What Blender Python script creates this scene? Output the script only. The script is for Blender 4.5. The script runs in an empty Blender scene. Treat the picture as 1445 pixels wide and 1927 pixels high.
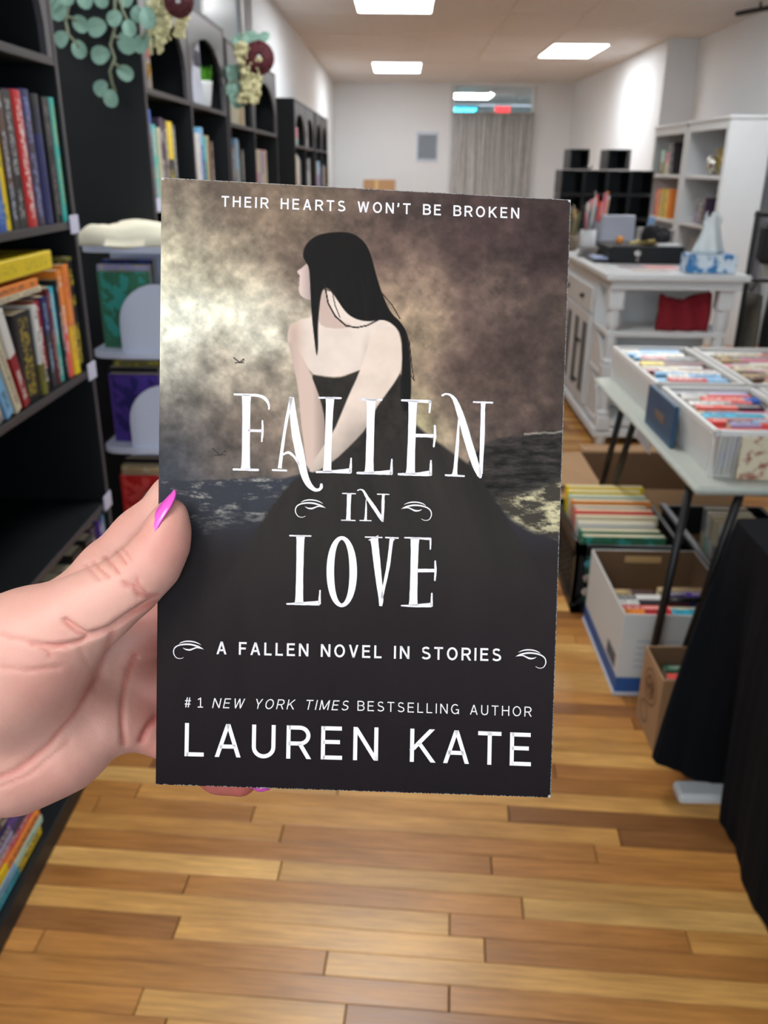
import bpy, bmesh, math, random
import numpy as np
from mathutils import Vector, Matrix

random.seed(7)
rng = np.random.RandomState(5)
PI = math.pi
scn = bpy.context.scene
COL = scn.collection

# ------------------------------------------------------------------ camera
F = 1595.0; CX = 722.5; CY = 963.5
CAM = Vector((0.0, 0.0, 1.5))
_y = Vector((32.5, 648.5, -1595.0)).normalized()
_z = Vector((45.0, 3926.5, 1595.0)); _z = (_z - _z.dot(_y) * _y).normalized()
_x = _y.cross(_z)
W2C = Matrix((_x, _y, _z)).transposed()      # world axes as columns in camera space
C2W = W2C.transposed()
cam_d = bpy.data.cameras.new('camera'); cam = bpy.data.objects.new('camera', cam_d); COL.objects.link(cam)
cam_d.sensor_fit = 'VERTICAL'; cam_d.sensor_height = 24.0; cam_d.sensor_width = 18.0
cam_d.lens = F / 1927.0 * 24.0
cam_d.clip_start = 0.02; cam_d.clip_end = 100
cam_d.dof.use_dof = True; cam_d.dof.focus_distance = 0.294; cam_d.dof.aperture_fstop = 12.5
cam.matrix_world = Matrix.Translation(CAM) @ C2W.to_4x4()
scn.camera = cam

# ------------------------------------------------------------------ light
scn.view_settings.view_transform = 'Standard'
scn.view_settings.look = 'None'
scn.view_settings.gamma = 1.0
scn.view_settings.exposure = 0.0
scn.view_settings.use_curve_mapping = False
world = bpy.data.worlds.new('daylight'); scn.world = world; world.use_nodes = True
_bg = world.node_tree.nodes['Background']
_bg.inputs[0].default_value = (0.72, 0.86, 1.0, 1); _bg.inputs[1].default_value = 1.3

def area(name, loc, rot, sx, sy, power, col):
    l = bpy.data.lights.new(name, 'AREA'); l.shape = 'RECTANGLE'; l.size = sx; l.size_y = sy
    l.energy = power; l.color = col
    o = bpy.data.objects.new(name, l); COL.objects.link(o); o.location = loc; o.rotation_euler = rot
    return o
area('storefront_daylight', (0.4, -3.1, 1.7), (PI/2, 0, 0), 3.6, 2.0, 48, (0.82, 0.92, 1.0))
PANEL_EMIT = 17.0

# ------------------------------------------------------------------ helpers
def lin(c):
    c = c / 255.0
    return c / 12.92 if c <= 0.04045 else ((c + 0.055) / 1.055) ** 2.4
def S(r, g, b): return (lin(r), lin(g), lin(b))

def ray(px, py):      # world direction, unit depth along the view axis
    return C2W @ Vector(((px - CX) / F, (CY - py) / F, -1.0))
def at_d(px, py, d): return CAM + ray(px, py) * d
def at_x(px, py, X): r = ray(px, py); return CAM + r * ((X - CAM.x) / r.x)
def at_y(px, py, Y): r = ray(px, py); return CAM + r * ((Y - CAM.y) / r.y)
def at_z(px, py, Z): r = ray(px, py); return CAM + r * ((Z - CAM.z) / r.z)
def to_px(p):
    q = W2C @ (Vector(p) - CAM)
    return CX + F * q.x / -q.z, CY - F * q.y / -q.z

class MB:
    """collects polygons of one mesh"""
    def __init__(s): s.v = []; s.f = []
    def add(s, vs, fs):
        n = len(s.v); s.v += [tuple(v) for v in vs]; s.f += [tuple(i + n for i in f) for f in fs]; return s
    def box(s, x0, x1, y0, y1, z0, z1, M=None):
        vs = [(x, y, z) for z in (z0, z1) for y in (y0, y1) for x in (x0, x1)]
        if M is not None: vs = [M @ Vector(v) for v in vs]
        return s.add(vs, [(0,2,3,1),(4,5,7,6),(0,1,5,4),(2,6,7,3),(0,4,6,2),(1,3,7,5)])
    def bbox(s, x0, x1, y0, y1, z0, z1, b=0.003, M=None):
        """box with chamfered edges"""
        b = min(b, abs(x1-x0)*.45, abs(y1-y0)*.45, abs(z1-z0)*.45)
        vs = []; idx = {}
        for sx in (0,1):
            for sy in (0,1):
                for sz in (0,1):
                    c = ((x0,x1)[sx], (y0,y1)[sy], (z0,z1)[sz]); d = (1-2*sx, 1-2*sy, 1-2*sz)
                    for a in range(3):
                        p = [c[i] + (0 if i == a else d[i]*b) for i in range(3)]
                        idx[(sx,sy,sz,a)] = len(vs); vs.append(tuple(p))
        fs = []
        for a in range(3):
            o = [i for i in range(3) if i != a]
            for sa in (0,1):
                q = []
                for (u, v) in ((0,0),(1,0),(1,1),(0,1)):
                    k = [0,0,0]; k[a] = sa; k[o[0]] = u; k[o[1]] = v; q.append(idx[(k[0],k[1],k[2],a)])
                fs.append(tuple(q))
        for a in range(3):
            o = [i for i in range(3) if i != a]
            for u in (0,1):
                for v in (0,1):
                    k0=[0,0,0];k1=[0,0,0];k0[o[0]]=k1[o[0]]=u;k0[o[1]]=k1[o[1]]=v;k1[a]=1
                    fs.append((idx[(*k0,o[0])],idx[(*k0,o[1])],idx[(*k1,o[1])],idx[(*k1,o[0])]))
        for sx in (0,1):
            for sy in (0,1):
                for sz in (0,1): fs.append(tuple(idx[(sx,sy,sz,a)] for a in range(3)))
        if M is not None: vs = [M @ Vector(v) for v in vs]
        return s.add(vs, fs)
    def tube(s, pts, rad, n=8, caps=True):
        pts = [Vector(p) for p in pts]
        if not hasattr(rad, '__len__'): rad = [rad]*len(pts)
        rings = []; up = Vector((0,0,1)); prev = None
        for i, p in enumerate(pts):
            t = (pts[min(i+1,len(pts)-1)] - pts[max(i-1,0)]).normalized()
            a = prev - prev.dot(t)*t if prev is not None else (up.cross(t) if abs(t.z) < .95 else Vector((1,0,0)).cross(t))
            a.normalize(); b = t.cross(a); prev = a
            rings.append([p + rad[i]*(math.cos(2*PI*k/n)*a + math.sin(2*PI*k/n)*b) for k in range(n)])
        vs = [v for r in rings for v in r]; fs = []
        for i in range(len(pts)-1):
            for k in range(n): fs.append((i*n+k, i*n+(k+1)%n, (i+1)*n+(k+1)%n, (i+1)*n+k))
        if caps: fs += [tuple(range(n))[::-1], tuple((len(pts)-1)*n+k for k in range(n))]
        return s.add(vs, fs)
    def lathe(s, c, prof, n=16):
        """prof: (radius, z) list around the vertical axis through c"""
        vs = [(c[0]+r*math.cos(2*PI*k/n), c[1]+r*math.sin(2*PI*k/n), c[2]+z) for r, z in prof for k in range(n)]
        fs = [(i*n+k, i*n+(k+1)%n, (i+1)*n+(k+1)%n, (i+1)*n+k) for i in range(len(prof)-1) for k in range(n)]
        fs += [tuple(range(n))[::-1], tuple((len(prof)-1)*n+k for k in range(n))]
        return s.add(vs, fs)
    def blob(s, c, r, M=None, n=8, m=5, jit=0.0, sq=(1,1,1)):
        vs = []; 
        for i in range(1, m):
            th = PI*i/m
            for k in range(n):
                j = 1 + jit*(random.random()-.5)
                vs.append(Vector((math.sin(th)*math.cos(2*PI*k/n)*sq[0], math.sin(th)*math.sin(2*PI*k/n)*sq[1], math.cos(th)*sq[2]))*r*j)
        vs.append(Vector((0,0,r*sq[2]))); vs.append(Vector((0,0,-r*sq[2])))
        T = len(vs)-2; B = T+1; fs = []
        for i in range(m-2):
            for k in range(n): fs.append((i*n+k, (i+1)*n+k, (i+1)*n+(k+1)%n, i*n+(k+1)%n))
        for k in range(n): fs.append((T, k, (k+1)%n)); fs.append((B, (m-2)*n+(k+1)%n, (m-2)*n+k))
        if M is not None: vs = [M @ v for v in vs]
        return s.add([v + Vector(c) for v in vs], fs)
    def mesh(s, name, mat, off=(0,0,0), smooth=False, flip=True):
        me = bpy.data.meshes.new(name)
        me.from_pydata([(v[0]-off[0], v[1]-off[1], v[2]-off[2]) for v in s.v], [], s.f)
        if flip:
            bm = bmesh.new(); bm.from_mesh(me); bmesh.ops.recalc_face_normals(bm, faces=bm.faces); bm.to_mesh(me); bm.free()
        if mat: me.materials.append(mat)
        if smooth:
            me.polygons.foreach_set('use_smooth', [True]*len(me.polygons))
        me.update(); return me

def tag(o, label=None, cat=None, group=None, kind=None):
    if label: o['label'] = label
    if cat: o['category'] = cat
    if group: o['group'] = group
    if kind: o['kind'] = kind
    return o
def link(name, data=None, parent=None, loc=(0,0,0)):
    o = bpy.data.objects.new(name, data); COL.objects.link(o); o.location = loc
    if parent is not None: o.parent = parent
    return o
def empty(name, loc, label, cat, group=None, rz=0):
    o = link(name, None, None, loc); o.rotation_euler.z = rz; o.empty_display_size = .05
    return tag(o, label, cat, group)
def wloc(o):
    v = Vector(o.location)
    return v if o.parent is None else v + wloc(o.parent)
def part(name, mb, mat, parent, smooth=False, label=None, kind=None):
    """mesh given in world coordinates, child of an unrotated parent"""
    o = link(name, mb.mesh(name, mat, wloc(parent), smooth), parent)
    return tag(o, label, None, None, kind)
def lpart(name, mb, mat, parent, smooth=False, label=None):
    """mesh given in the parent's own coordinates"""
    return tag(link(name, mb.mesh(name, mat, (0,0,0), smooth), parent), label)
def solo(name, mb, mat, loc, label, cat, group=None, smooth=False):
    o = link(name, mb.mesh(name, mat, loc, smooth), None, loc)
    return tag(o, label, cat, group)
def struct(name, mb, mat, smooth=False):
    o = link(name, mb.mesh(name, mat, (0,0,0), smooth)); o['kind'] = 'structure'; return o
def edge_bevel(o, w=.003, seg=2):
    m = o.modifiers.new('bevel', 'BEVEL'); m.width = w; m.segments = seg; m.limit_method = 'ANGLE'; return o

# ------------------------------------------------------------------ materials
class NT:
    def __init__(s, name):
        s.m = bpy.data.materials.new(name); s.m.use_nodes = True; s.t = s.m.node_tree
        s.b = s.t.nodes['Principled BSDF']; s.out = s.t.nodes['Material Output']
    def n(s, typ, **kw):
        nd = s.t.nodes.new('ShaderNode' + typ)
        for k, v in kw.items():
            if k.startswith('i_'):
                key = k[2:]; key = int(key) if key.isdigit() else key.replace('_', ' ')
                nd.inputs[key].default_value = v
            else: setattr(nd, k, v)
        return nd
    def l(s, a, b): s.t.links.new(a, b)
    def math(s, op, a, b=None, c=None, clamp=False):
        nd = s.n('Math', operation=op, use_clamp=clamp)
        for i, v in enumerate((a, b, c)):
            if v is None: continue
            if isinstance(v, (int, float)): nd.inputs[i].default_value = v
            else: s.l(v, nd.inputs[i])
        return nd.outputs[0]
    def mix(s, f, a, b, mode='MIX'):
        nd = s.n('Mix', data_type='RGBA', blend_type=mode)
        for k, v in ((0, f), (6, a), (7, b)):
            if isinstance(v, (int, float)): nd.inputs[k].default_value = v
            elif isinstance(v, tuple): nd.inputs[k].default_value = (*v[:3], 1)
            else: s.l(v, nd.inputs[k])
        return nd.outputs[2]
    def noise(s, scale, coord=None, detail=3, rough=.5, vec=None):
        nd = s.n('TexNoise'); nd.inputs['Scale'].default_value = scale; nd.inputs['Detail'].default_value = detail
        nd.inputs['Roughness'].default_value = rough
        if vec is None:
            tc = s.n('TexCoord'); vec = tc.outputs[coord or 'Object']
        s.l(vec, nd.inputs['Vector']); return nd.outputs['Fac']
    def scaled(s, sc, coord='Object'):
        tc = s.n('TexCoord'); mp = s.n('Mapping'); s.l(tc.outputs[coord], mp.inputs['Vector']); mp.inputs['Scale'].default_value = sc
        return mp.outputs['Vector']
    def bump(s, h, strength=.2, dist=.001):
        b = s.n('Bump'); b.inputs['Strength'].default_value = strength; b.inputs['Distance'].default_value = dist
        s.l(h, b.inputs['Height']); s.l(b.outputs['Normal'], s.b.inputs['Normal'])
    def set(s, **kw):
        for k, v in kw.items():
            k = {'rough':'Roughness','metal':'Metallic','spec':'Specular IOR Level','coat':'Coat Weight','coatr':'Coat Roughness','alpha':'Alpha','trans':'Transmission Weight','sub':'Subsurface Weight','sheen':'Sheen Weight'}[k]
            if isinstance(v, (int, float)): s.b.inputs[k].default_value = v
            else: s.l(v, s.b.inputs[k])
        return s
    def color(s, c):
        if isinstance(c, tuple): s.b.inputs['Base Color'].default_value = (*c[:3], 1)
        else: s.l(c, s.b.inputs['Base Color'])
        return s

def M(name, col, rough=.5, var=.12, nscale=8, bump=0.0, bscale=60, **kw):
    t = NT(name); f = t.noise(nscale, detail=4)
    dark = tuple(c*(1-var) for c in col); light = tuple(min(1, c*(1+var)) for c in col)
    t.color(t.mix(f, dark, light)); t.set(rough=rough, **kw)
    if bump: t.bump(t.noise(bscale, detail=3), bump, .002)
    return t.m
def MOBJ(name, rough=.5, var=.15, nscale=20, **kw):
    """base colour taken from the object's own colour"""
    t = NT(name); oi = t.n('ObjectInfo'); f = t.noise(nscale)
    t.color(t.mix(f, t.mix(var, oi.outputs['Color'], (0,0,0)), oi.outputs['Color'])); t.set(rough=rough, **kw)
    return t.m
def EM(name, col, strength):
    t = NT(name); e = t.n('Emission'); e.inputs[0].default_value = (*col, 1); e.inputs[1].default_value = strength
    t.l(e.outputs[0], t.out.inputs['Surface']); return t.m

m_wall = M('painted_wall', S(234,238,241), .85, .02, 2, .08, 90)
m_ceil = M('ceiling_tile', S(222,218,214), .9, .05, 5, .5, 140)
m_grid = M('ceiling_grid_metal', S(222,216,208), .5, .03)
m_black = M('black_laminate', S(17,20,23), .45, .15, 12, .15, 120, spec=.35)
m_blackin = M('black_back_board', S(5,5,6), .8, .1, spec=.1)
m_blacklit = M('lit_black', S(64,59,61), .5, .1, 20)  # black paint made paler: light on the front edges put into the colour
m_white = M('white_paint', S(214,217,218), .4, .03, 6)
m_whiteb = M('white_board', S(212,218,238), .45, .03, 6)
m_cream = M('cream_cloth', S(226,220,196), .85, .1, 12, .5, 50)
m_page = M('book_pages', S(214,202,170), .9, .12, 120)
m_tag = M('shelf_label_card', S(205,205,228), .6, .06, 40)
m_metalblk = M('black_metal', S(20,20,22), .4, .1)
m_silver = M('silver_metal', S(200,198,190), .25, .05, metal=.9)
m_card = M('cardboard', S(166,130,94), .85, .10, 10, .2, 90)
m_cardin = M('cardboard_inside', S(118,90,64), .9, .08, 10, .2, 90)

# ================================================================== the held paperback
CAMC = lambda v: CAM + C2W @ Vector(v)                       # camera coordinates to the world
_R = np.array([[0.9992011,0.02984483,0.02657918],[-0.02841591,0.99821097,-0.05260612],[-0.02810165,0.05180882,0.99826156]])
PN = C2W @ Vector(_R[:,2]); PO = CAMC((-0.00807444, 0.00579438, -0.29544166))
def on_cover(px, py, lift=0.0):
    r = ray(px, py); t = (PO + PN*lift - CAM).dot(PN) / r.dot(PN); return CAM + r*t
CORN = [(304,334),(1074,376),(1036,1501),(293,1476)]
cc = [on_cover(*p) for p in CORN]
def cov_uv(u, v):                                            # bilinear over the photographed corners
    a, b, c, d = [np.array(p, float) for p in CORN]
    return (a*(1-u)+b*u)*(1-v) + (d*(1-u)+c*u)*v

def srgb2lin(a):
    a = np.clip(a/255.0, 0, 1); return np.where(a <= .04045, a/12.92, ((a+.055)/1.055)**2.4)
def fbm(X, Y, sc, oct=5, seed=0, gain=.55):
    out = 0; amp = 1; tot = 0; r = np.random.RandomState(seed)
    for o in range(oct):
        G = r.rand(64,64); x = X/sc*(2**o) + 11.3*o; y = Y/sc*(2**o) + 5.7*o
        xi = np.floor(x).astype(int); yi = np.floor(y).astype(int); fx = x-xi; fy = y-yi
        fx = fx*fx*(3-2*fx); fy = fy*fy*(3-2*fy)
        g = lambda i, j: G[(yi+j) % 64, (xi+i) % 64]
        out = out + amp*((g(0,0)*(1-fx)+g(1,0)*fx)*(1-fy)+(g(0,1)*(1-fx)+g(1,1)*fx)*fy); tot += amp; amp *= gain
    return out/tot*2-1
def inpoly(X, Y, P, soft=1.2):
    """soft-edged polygon mask by signed distance"""
    P = np.array(P, float); n = len(P); ins = np.zeros(X.shape, bool); D = np.full(X.shape, 1e9)
    x0, y0 = P.min(0)-12; x1, y1 = P.max(0)+12
    sel = (X > x0) & (X < x1) & (Y > y0) & (Y < y1)
    x = X[sel]; y = Y[sel]; i_ = np.zeros(x.shape, bool); d_ = np.full(x.shape, 1e9)
    for i in range(n):
        a = P[i]; b = P[(i+1) % n]
        c = ((a[1] > y) != (b[1] > y)); den = (b[1]-a[1]) if b[1] != a[1] else 1e-9
        i_ ^= c & (x < (b[0]-a[0])*(y-a[1])/den + a[0])
        e = b-a; L = (e@e)+1e-9; t = np.clip(((x-a[0])*e[0]+(y-a[1])*e[1])/L, 0, 1)
        d_ = np.minimum(d_, np.hypot(x-a[0]-t*e[0], y-a[1]-t*e[1]))
    m = np.zeros(X.shape); m[sel] = np.clip(.5 + np.where(i_, d_, -d_)/(2*soft), 0, 1)
    return m
def smoothpoly(P, it=2):
    P = [tuple(p) for p in P]
    for _ in range(it):
        Q = []
        for i in range(len(P)):
            a, b = P[i], P[(i+1) % len(P)]
            Q += [(a[0]*.75+b[0]*.25, a[1]*.75+b[1]*.25), (a[0]*.25+b[0]*.75, a[1]*.25+b[1]*.75)]
        P = Q
    return P
def z2(P): return [(500+x/4.516, 420+y/4.516) for x, y in P]

def paint_cover(X, Y):
    K = [(330,360,125,112,100),(350,420,165,155,138),(430,380,108,94,84),(500,400,118,103,90),(560,430,150,132,115),(660,400,108,93,86),
     (800,400,92,78,74),(900,400,78,64,62),(1040,400,70,58,56),(330,500,178,172,155),(420,470,158,147,130),(500,520,128,112,98),(450,560,190,185,168),
     (370,600,205,205,195),(480,600,215,215,205),(540,580,175,165,150),(330,680,190,186,175),(430,700,158,148,136),(520,720,148,138,126),(340,780,120,113,108),
     (315,850,74,76,84),(480,800,128,114,104),(430,870,100,92,88),(760,520,140,122,108),(800,600,148,130,114),(780,650,165,148,125),(830,720,118,100,92),
     (880,600,82,66,64),(950,540,130,112,102),(930,580,132,114,104),(1000,500,66,53,53),(1040,600,95,82,74),(900,700,78,64,60),(980,680,84,70,64),
     (790,790,195,185,150),(860,820,135,120,108),(920,780,98,84,78),(1000,770,95,80,74),(1050,700,72,62,58),(720,450,98,80,76),(640,430,122,106,92),
     (440,650,150,140,128),(560,490,98,84,78),(870,470,72,58,57),(980,600,70,57,56),(780,480,112,95,86)]
    wx = X + 34*fbm(X, Y, 90, 4, 1) + 10*fbm(X, Y, 22, 3, 2); wy = Y + 30*fbm(X, Y, 80, 4, 3) + 9*fbm(X, Y, 20, 3, 4)
    num = np.zeros(X.shape+(3,)); den = np.zeros(X.shape)
    for k in K:
        w = np.exp(-((wx-k[0])**2+(wy-k[1])**2)/(2*42**2)) + 1e-5/(1+((X-k[0])**2+(Y-k[1])**2)/2e3)
        num += w[...,None]*np.array(k[2:]); den += w
    C = num/den[...,None]
    n1 = fbm(X, Y*1.15, 95, 6, 8, .6); n2 = fbm(X+300, Y, 30, 5, 9, .6)
    C = C*(1+.26*n1+.24*n2+.10*fbm(X, Y, 12, 3, 10))[...,None]*np.array([1.01,.995,.97])
    C = C*(.76+.24*C/150.)
    def lay(mask, col, sh=None):
        nonlocal C
        c = np.array(col, float) if not isinstance(col, np.ndarray) else col
        if sh is not None: c = c*sh[...,None]
        C = C*(1-mask[...,None]) + c*mask[...,None]
    # water edge and rocks, left
    rk = fbm(X, Y*3.2, 60, 6, 20, .68); st = fbm(X+50, Y*4.2, 26, 5, 21, .7)
    edge = 905 + 9*fbm(X, Y*0, 60, 4, 22) - 12*np.clip((X-360)/200, 0, 1)
    ml = np.clip((Y-edge)/5, 0, 1)*np.clip((1010+14*n2*2-Y)/70, 0, 1)*np.clip((700-X)/60, 0, 1)
    base = np.array([56,56,62.]); hl = np.clip((rk+st)*1.5-.05, 0, 1)**1.3
    lay(np.clip((Y-edge)/6, 0, 1), np.array([46,44,48.]) + 0*C)
    lay(ml, base + 0*C); C += (ml*hl)[...,None]*np.array([120,112,92.])
    # dark rocks, right
    R = smoothpoly([(868,890),(905,838),(945,822),(1000,818),(1030,810),(1090,808),(1090,930),(1040,915),(990,928),(940,940),(890,930)], 1)
    mr = inpoly(X, Y, R, 2); lay(mr, np.array([46,41,38.]) + 0*C, 1+.8*st+.4*rk)
    rim = np.exp(-((Y-(822-10*np.clip((X-940)/120, 0, 1)+3*fbm(X, X*0, 18, 3, 31)))/2.0)**2)*(X > 985)
    C += (rim*.8)[...,None]*np.array([110,105,95.])
    R2 = smoothpoly([(925,940),(960,930),(1010,926),(1035,905),(1090,895),(1090,1030),(1040,1012),(985,995),(950,965)], 1)
    m2 = inpoly(X, Y, R2, 5); h2 = np.clip((fbm(X, Y*2.5, 40, 6, 33, .7)+.22*st)*2.2+.15, 0, 1)
    lay(m2, np.array([62,56,48.]) + 0*C); C += (m2*h2)[...,None]*np.array([135,128,96.])
    # everything sinks into brown-black below
    g = np.clip((Y-985)/70, 0, 1); low = np.array([42,35,34.])*(1-np.clip((Y-1000)/480, 0, 1))[...,None] + np.array([20,11,13.])*np.clip((Y-1000)/480, 0, 1)[...,None]
    low = low*(1+.10*fbm(X*1.6, Y*.5, 70, 4, 40))[...,None]
    C = C*(1-g[...,None]) + low*g[...,None]
    # gown
    skirt = smoothpoly([(600,745),(660,742),(745,745),(772,790),(800,815),(845,848),(890,880),(935,945),(975,1010),(1020,1090),(1040,1160),(1040,1210),(350,1210),(395,1136),(441,1064),(488,990),(522,937),(552,903),(578,886),(600,870)], 1)
    fold = fbm((X-680)*1.0+0.55*(Y-750)*np.sign(X-640)*-.6, Y*.18, 40, 4, 44)
    low2 = np.array([46,41,37.])*(1-np.clip((Y-900)/280, 0, 1))[...,None] + low*np.clip((Y-900)/280, 0, 1)[...,None]
    lay(inpoly(X, Y, skirt, 3)*np.clip((1215-Y)/120, 0, 1), low2*(1+.26*fold*np.clip((1120-Y)/200, 0, 1))[...,None])
    bod = smoothpoly([(583,704),(606,709),(634,712),(655,706),(684,692),(735,690),(748,694),(772,740),(778,800),(700,850),(600,860),(588,800)], 1)
    lay(inpoly(X, Y, bod, 1.3), np.array([46,41,36.]) + 0*C, 1+.25*fbm(X, Y, 16, 3, 46))
    # figure: plain back-lit sitter
    sk = np.array([222,200,184.])
    shade = lambda ax, bx, k=.30: 1-k*np.clip((X-ax)/(bx-ax), 0, 1)
    chest = smoothpoly(z2([(395,640),(470,560),(620,600),(760,720),(900,800),(1040,830),(1120,900),(1150,1000),(1150,1230),(1090,1240),(820,1240),(740,1270),(610,1310),(480,1295),(385,1280),(300,1130),(230,1120),(185,1000),(185,920),(215,860),(290,820),(400,795)]), 1)
    mc = inpoly(X, Y, chest, 1.2)
    pinkl = np.exp(-((X-552)/16)**2); tone = 1-.10*pinkl-.10*np.exp(-(((X-690)/7)**2+((Y-665)/30)**2))-.06*fbm(X, Y, 40, 3, 50)
    skin = np.stack([sk[0]*tone, sk[1]*(tone-.05*pinkl), sk[2]*(tone-.07*pinkl)], -1)
    lay(mc, skin)
    larm = smoothpoly([(541,640),(548,670),(556,705),(562,740),(566,790),(572,840),(577,885),(600,880),(612,840),(612,790),(603,752),(592,722),(582,698),(568,670),(556,650)], 1)
    t2 = 1-.28*np.clip((X-588)/26, 0, 1)-.08*np.clip((566-X)/20, 0, 1)
    lay(inpoly(X, Y, larm, 1.2), np.stack([205*t2, 176*t2, 160*t2], -1))
    rarm = smoothpoly([(704,622),(735,612),(754,632),(757,690),(748,712),(722,748),(706,770),(690,806),(662,836),(628,868),(592,890),(578,886),(600,852),(628,812),(643,776),(657,742),(674,706),(688,664)], 1)
    t3 = 1-.25*np.clip(((X-640)+(Y-790)*.9)/70, 0, 1)*np.clip((Y-740)/60, 0, 1)-.05*fbm(X, Y, 30, 3, 52)
    lay(inpoly(X, Y, rarm, 1.2), np.stack([222*t3, 198*t3, 180*t3], -1))
    neck = smoothpoly(z2([(470,560),(500,560),(560,740),(640,830),(760,880),(620,900),(470,880),(440,800),(455,690)]), 1)
    lay(inpoly(X, Y, neck, 1.5)*.8, np.array([190,160,146.]) + 0*C)
    face = smoothpoly(z2([(420,340),(360,335),(325,362),(300,385),(275,398),(266,414),(276,432),(292,446),(284,470),(288,490),(280,505),(286,520),(278,545),(282,590),(305,625),(350,648),(420,660),(450,500)]), 1)
    t4 = 1-.20*np.clip((X-566)/20, 0, 1)
    lay(inpoly(X, Y, face, 1.0), np.stack([212*t4, 184*t4, 172*t4], -1))
    hair = smoothpoly(z2([(600,74),(480,88),(400,122),(345,175),(320,232),(316,290),(345,335),(366,372),(374,450),(380,600),(392,800),(410,960),(432,1150),(446,1060),(442,900),(452,750),(470,600),(500,540),(545,560),(600,640),(680,760),(760,815),(870,838),(960,822),(1030,825),(1095,868),(1150,940),(1162,1100),(1156,1260),(1140,1400),(1150,1590),(1212,1600),(1236,1480),(1236,1280),(1226,1080),(1208,940),(1145,838),(1062,765),(995,620),(940,450),(896,270),(845,165),(765,98),(690,76)]), 2)
    hs = 1+.9*np.clip(fbm((X-Y*.12)*2.2, Y*.12, 20, 4, 60)-.05, 0, 1)*np.clip((Y-500)/80, 0, 1)
    lay(inpoly(X, Y, hair, 1.0), np.array([26,23,21.]) + 0*C, hs)
    def strand(P, w):
        P = np.array(z2(P)); 
        for i in range(len(P)-1):
            a, b = P[i], P[i+1]; e = b-a; L = e@e; t = np.clip(((X-a[0])*e[0]+(Y-a[1])*e[1])/L, 0, 1)
            d = np.hypot(X-a[0]-t*e[0], Y-a[1]-t*e[1]); lay(np.clip(w/2+.6-d, 0, 1), np.array([40,34,31.]) + 0*C)
    strand([(500,520),(530,680),(590,790),(680,870),(770,888),(860,870),(950,825)], 2.6)
    strand([(560,560),(590,700),(630,800)], 1.4); strand([(990,600),(1070,690),(1140,810)], 1.6)
    strand([(1220,1000),(1240,1200),(1262,1340),(1240,1300)], 1.2)
    # two plain far birds
    for bx, by, s in ((449,679,1.0),(412,852,1.3)):
        for P in (((-9,-6),(0,2),(2,4)),((2,3),(9,-3),(10,-1)),((-6,4),(3,3),(9,3))):
            for i in range(2):
                a = np.array([bx+P[i][0]*s, by+P[i][1]*s]); b = np.array([bx+P[i+1][0]*s, by+P[i+1][1]*s]); e = b-a
                t = np.clip(((X-a[0])*e[0]+(Y-a[1])*e[1])/(e@e), 0, 1); d = np.hypot(X-a[0]-t*e[0], Y-a[1]-t*e[1])
                lay(np.clip(1.6-d, 0, 1), np.array([60,52,48.]) + 0*C)
    return np.clip(C, 4, 245)

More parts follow.
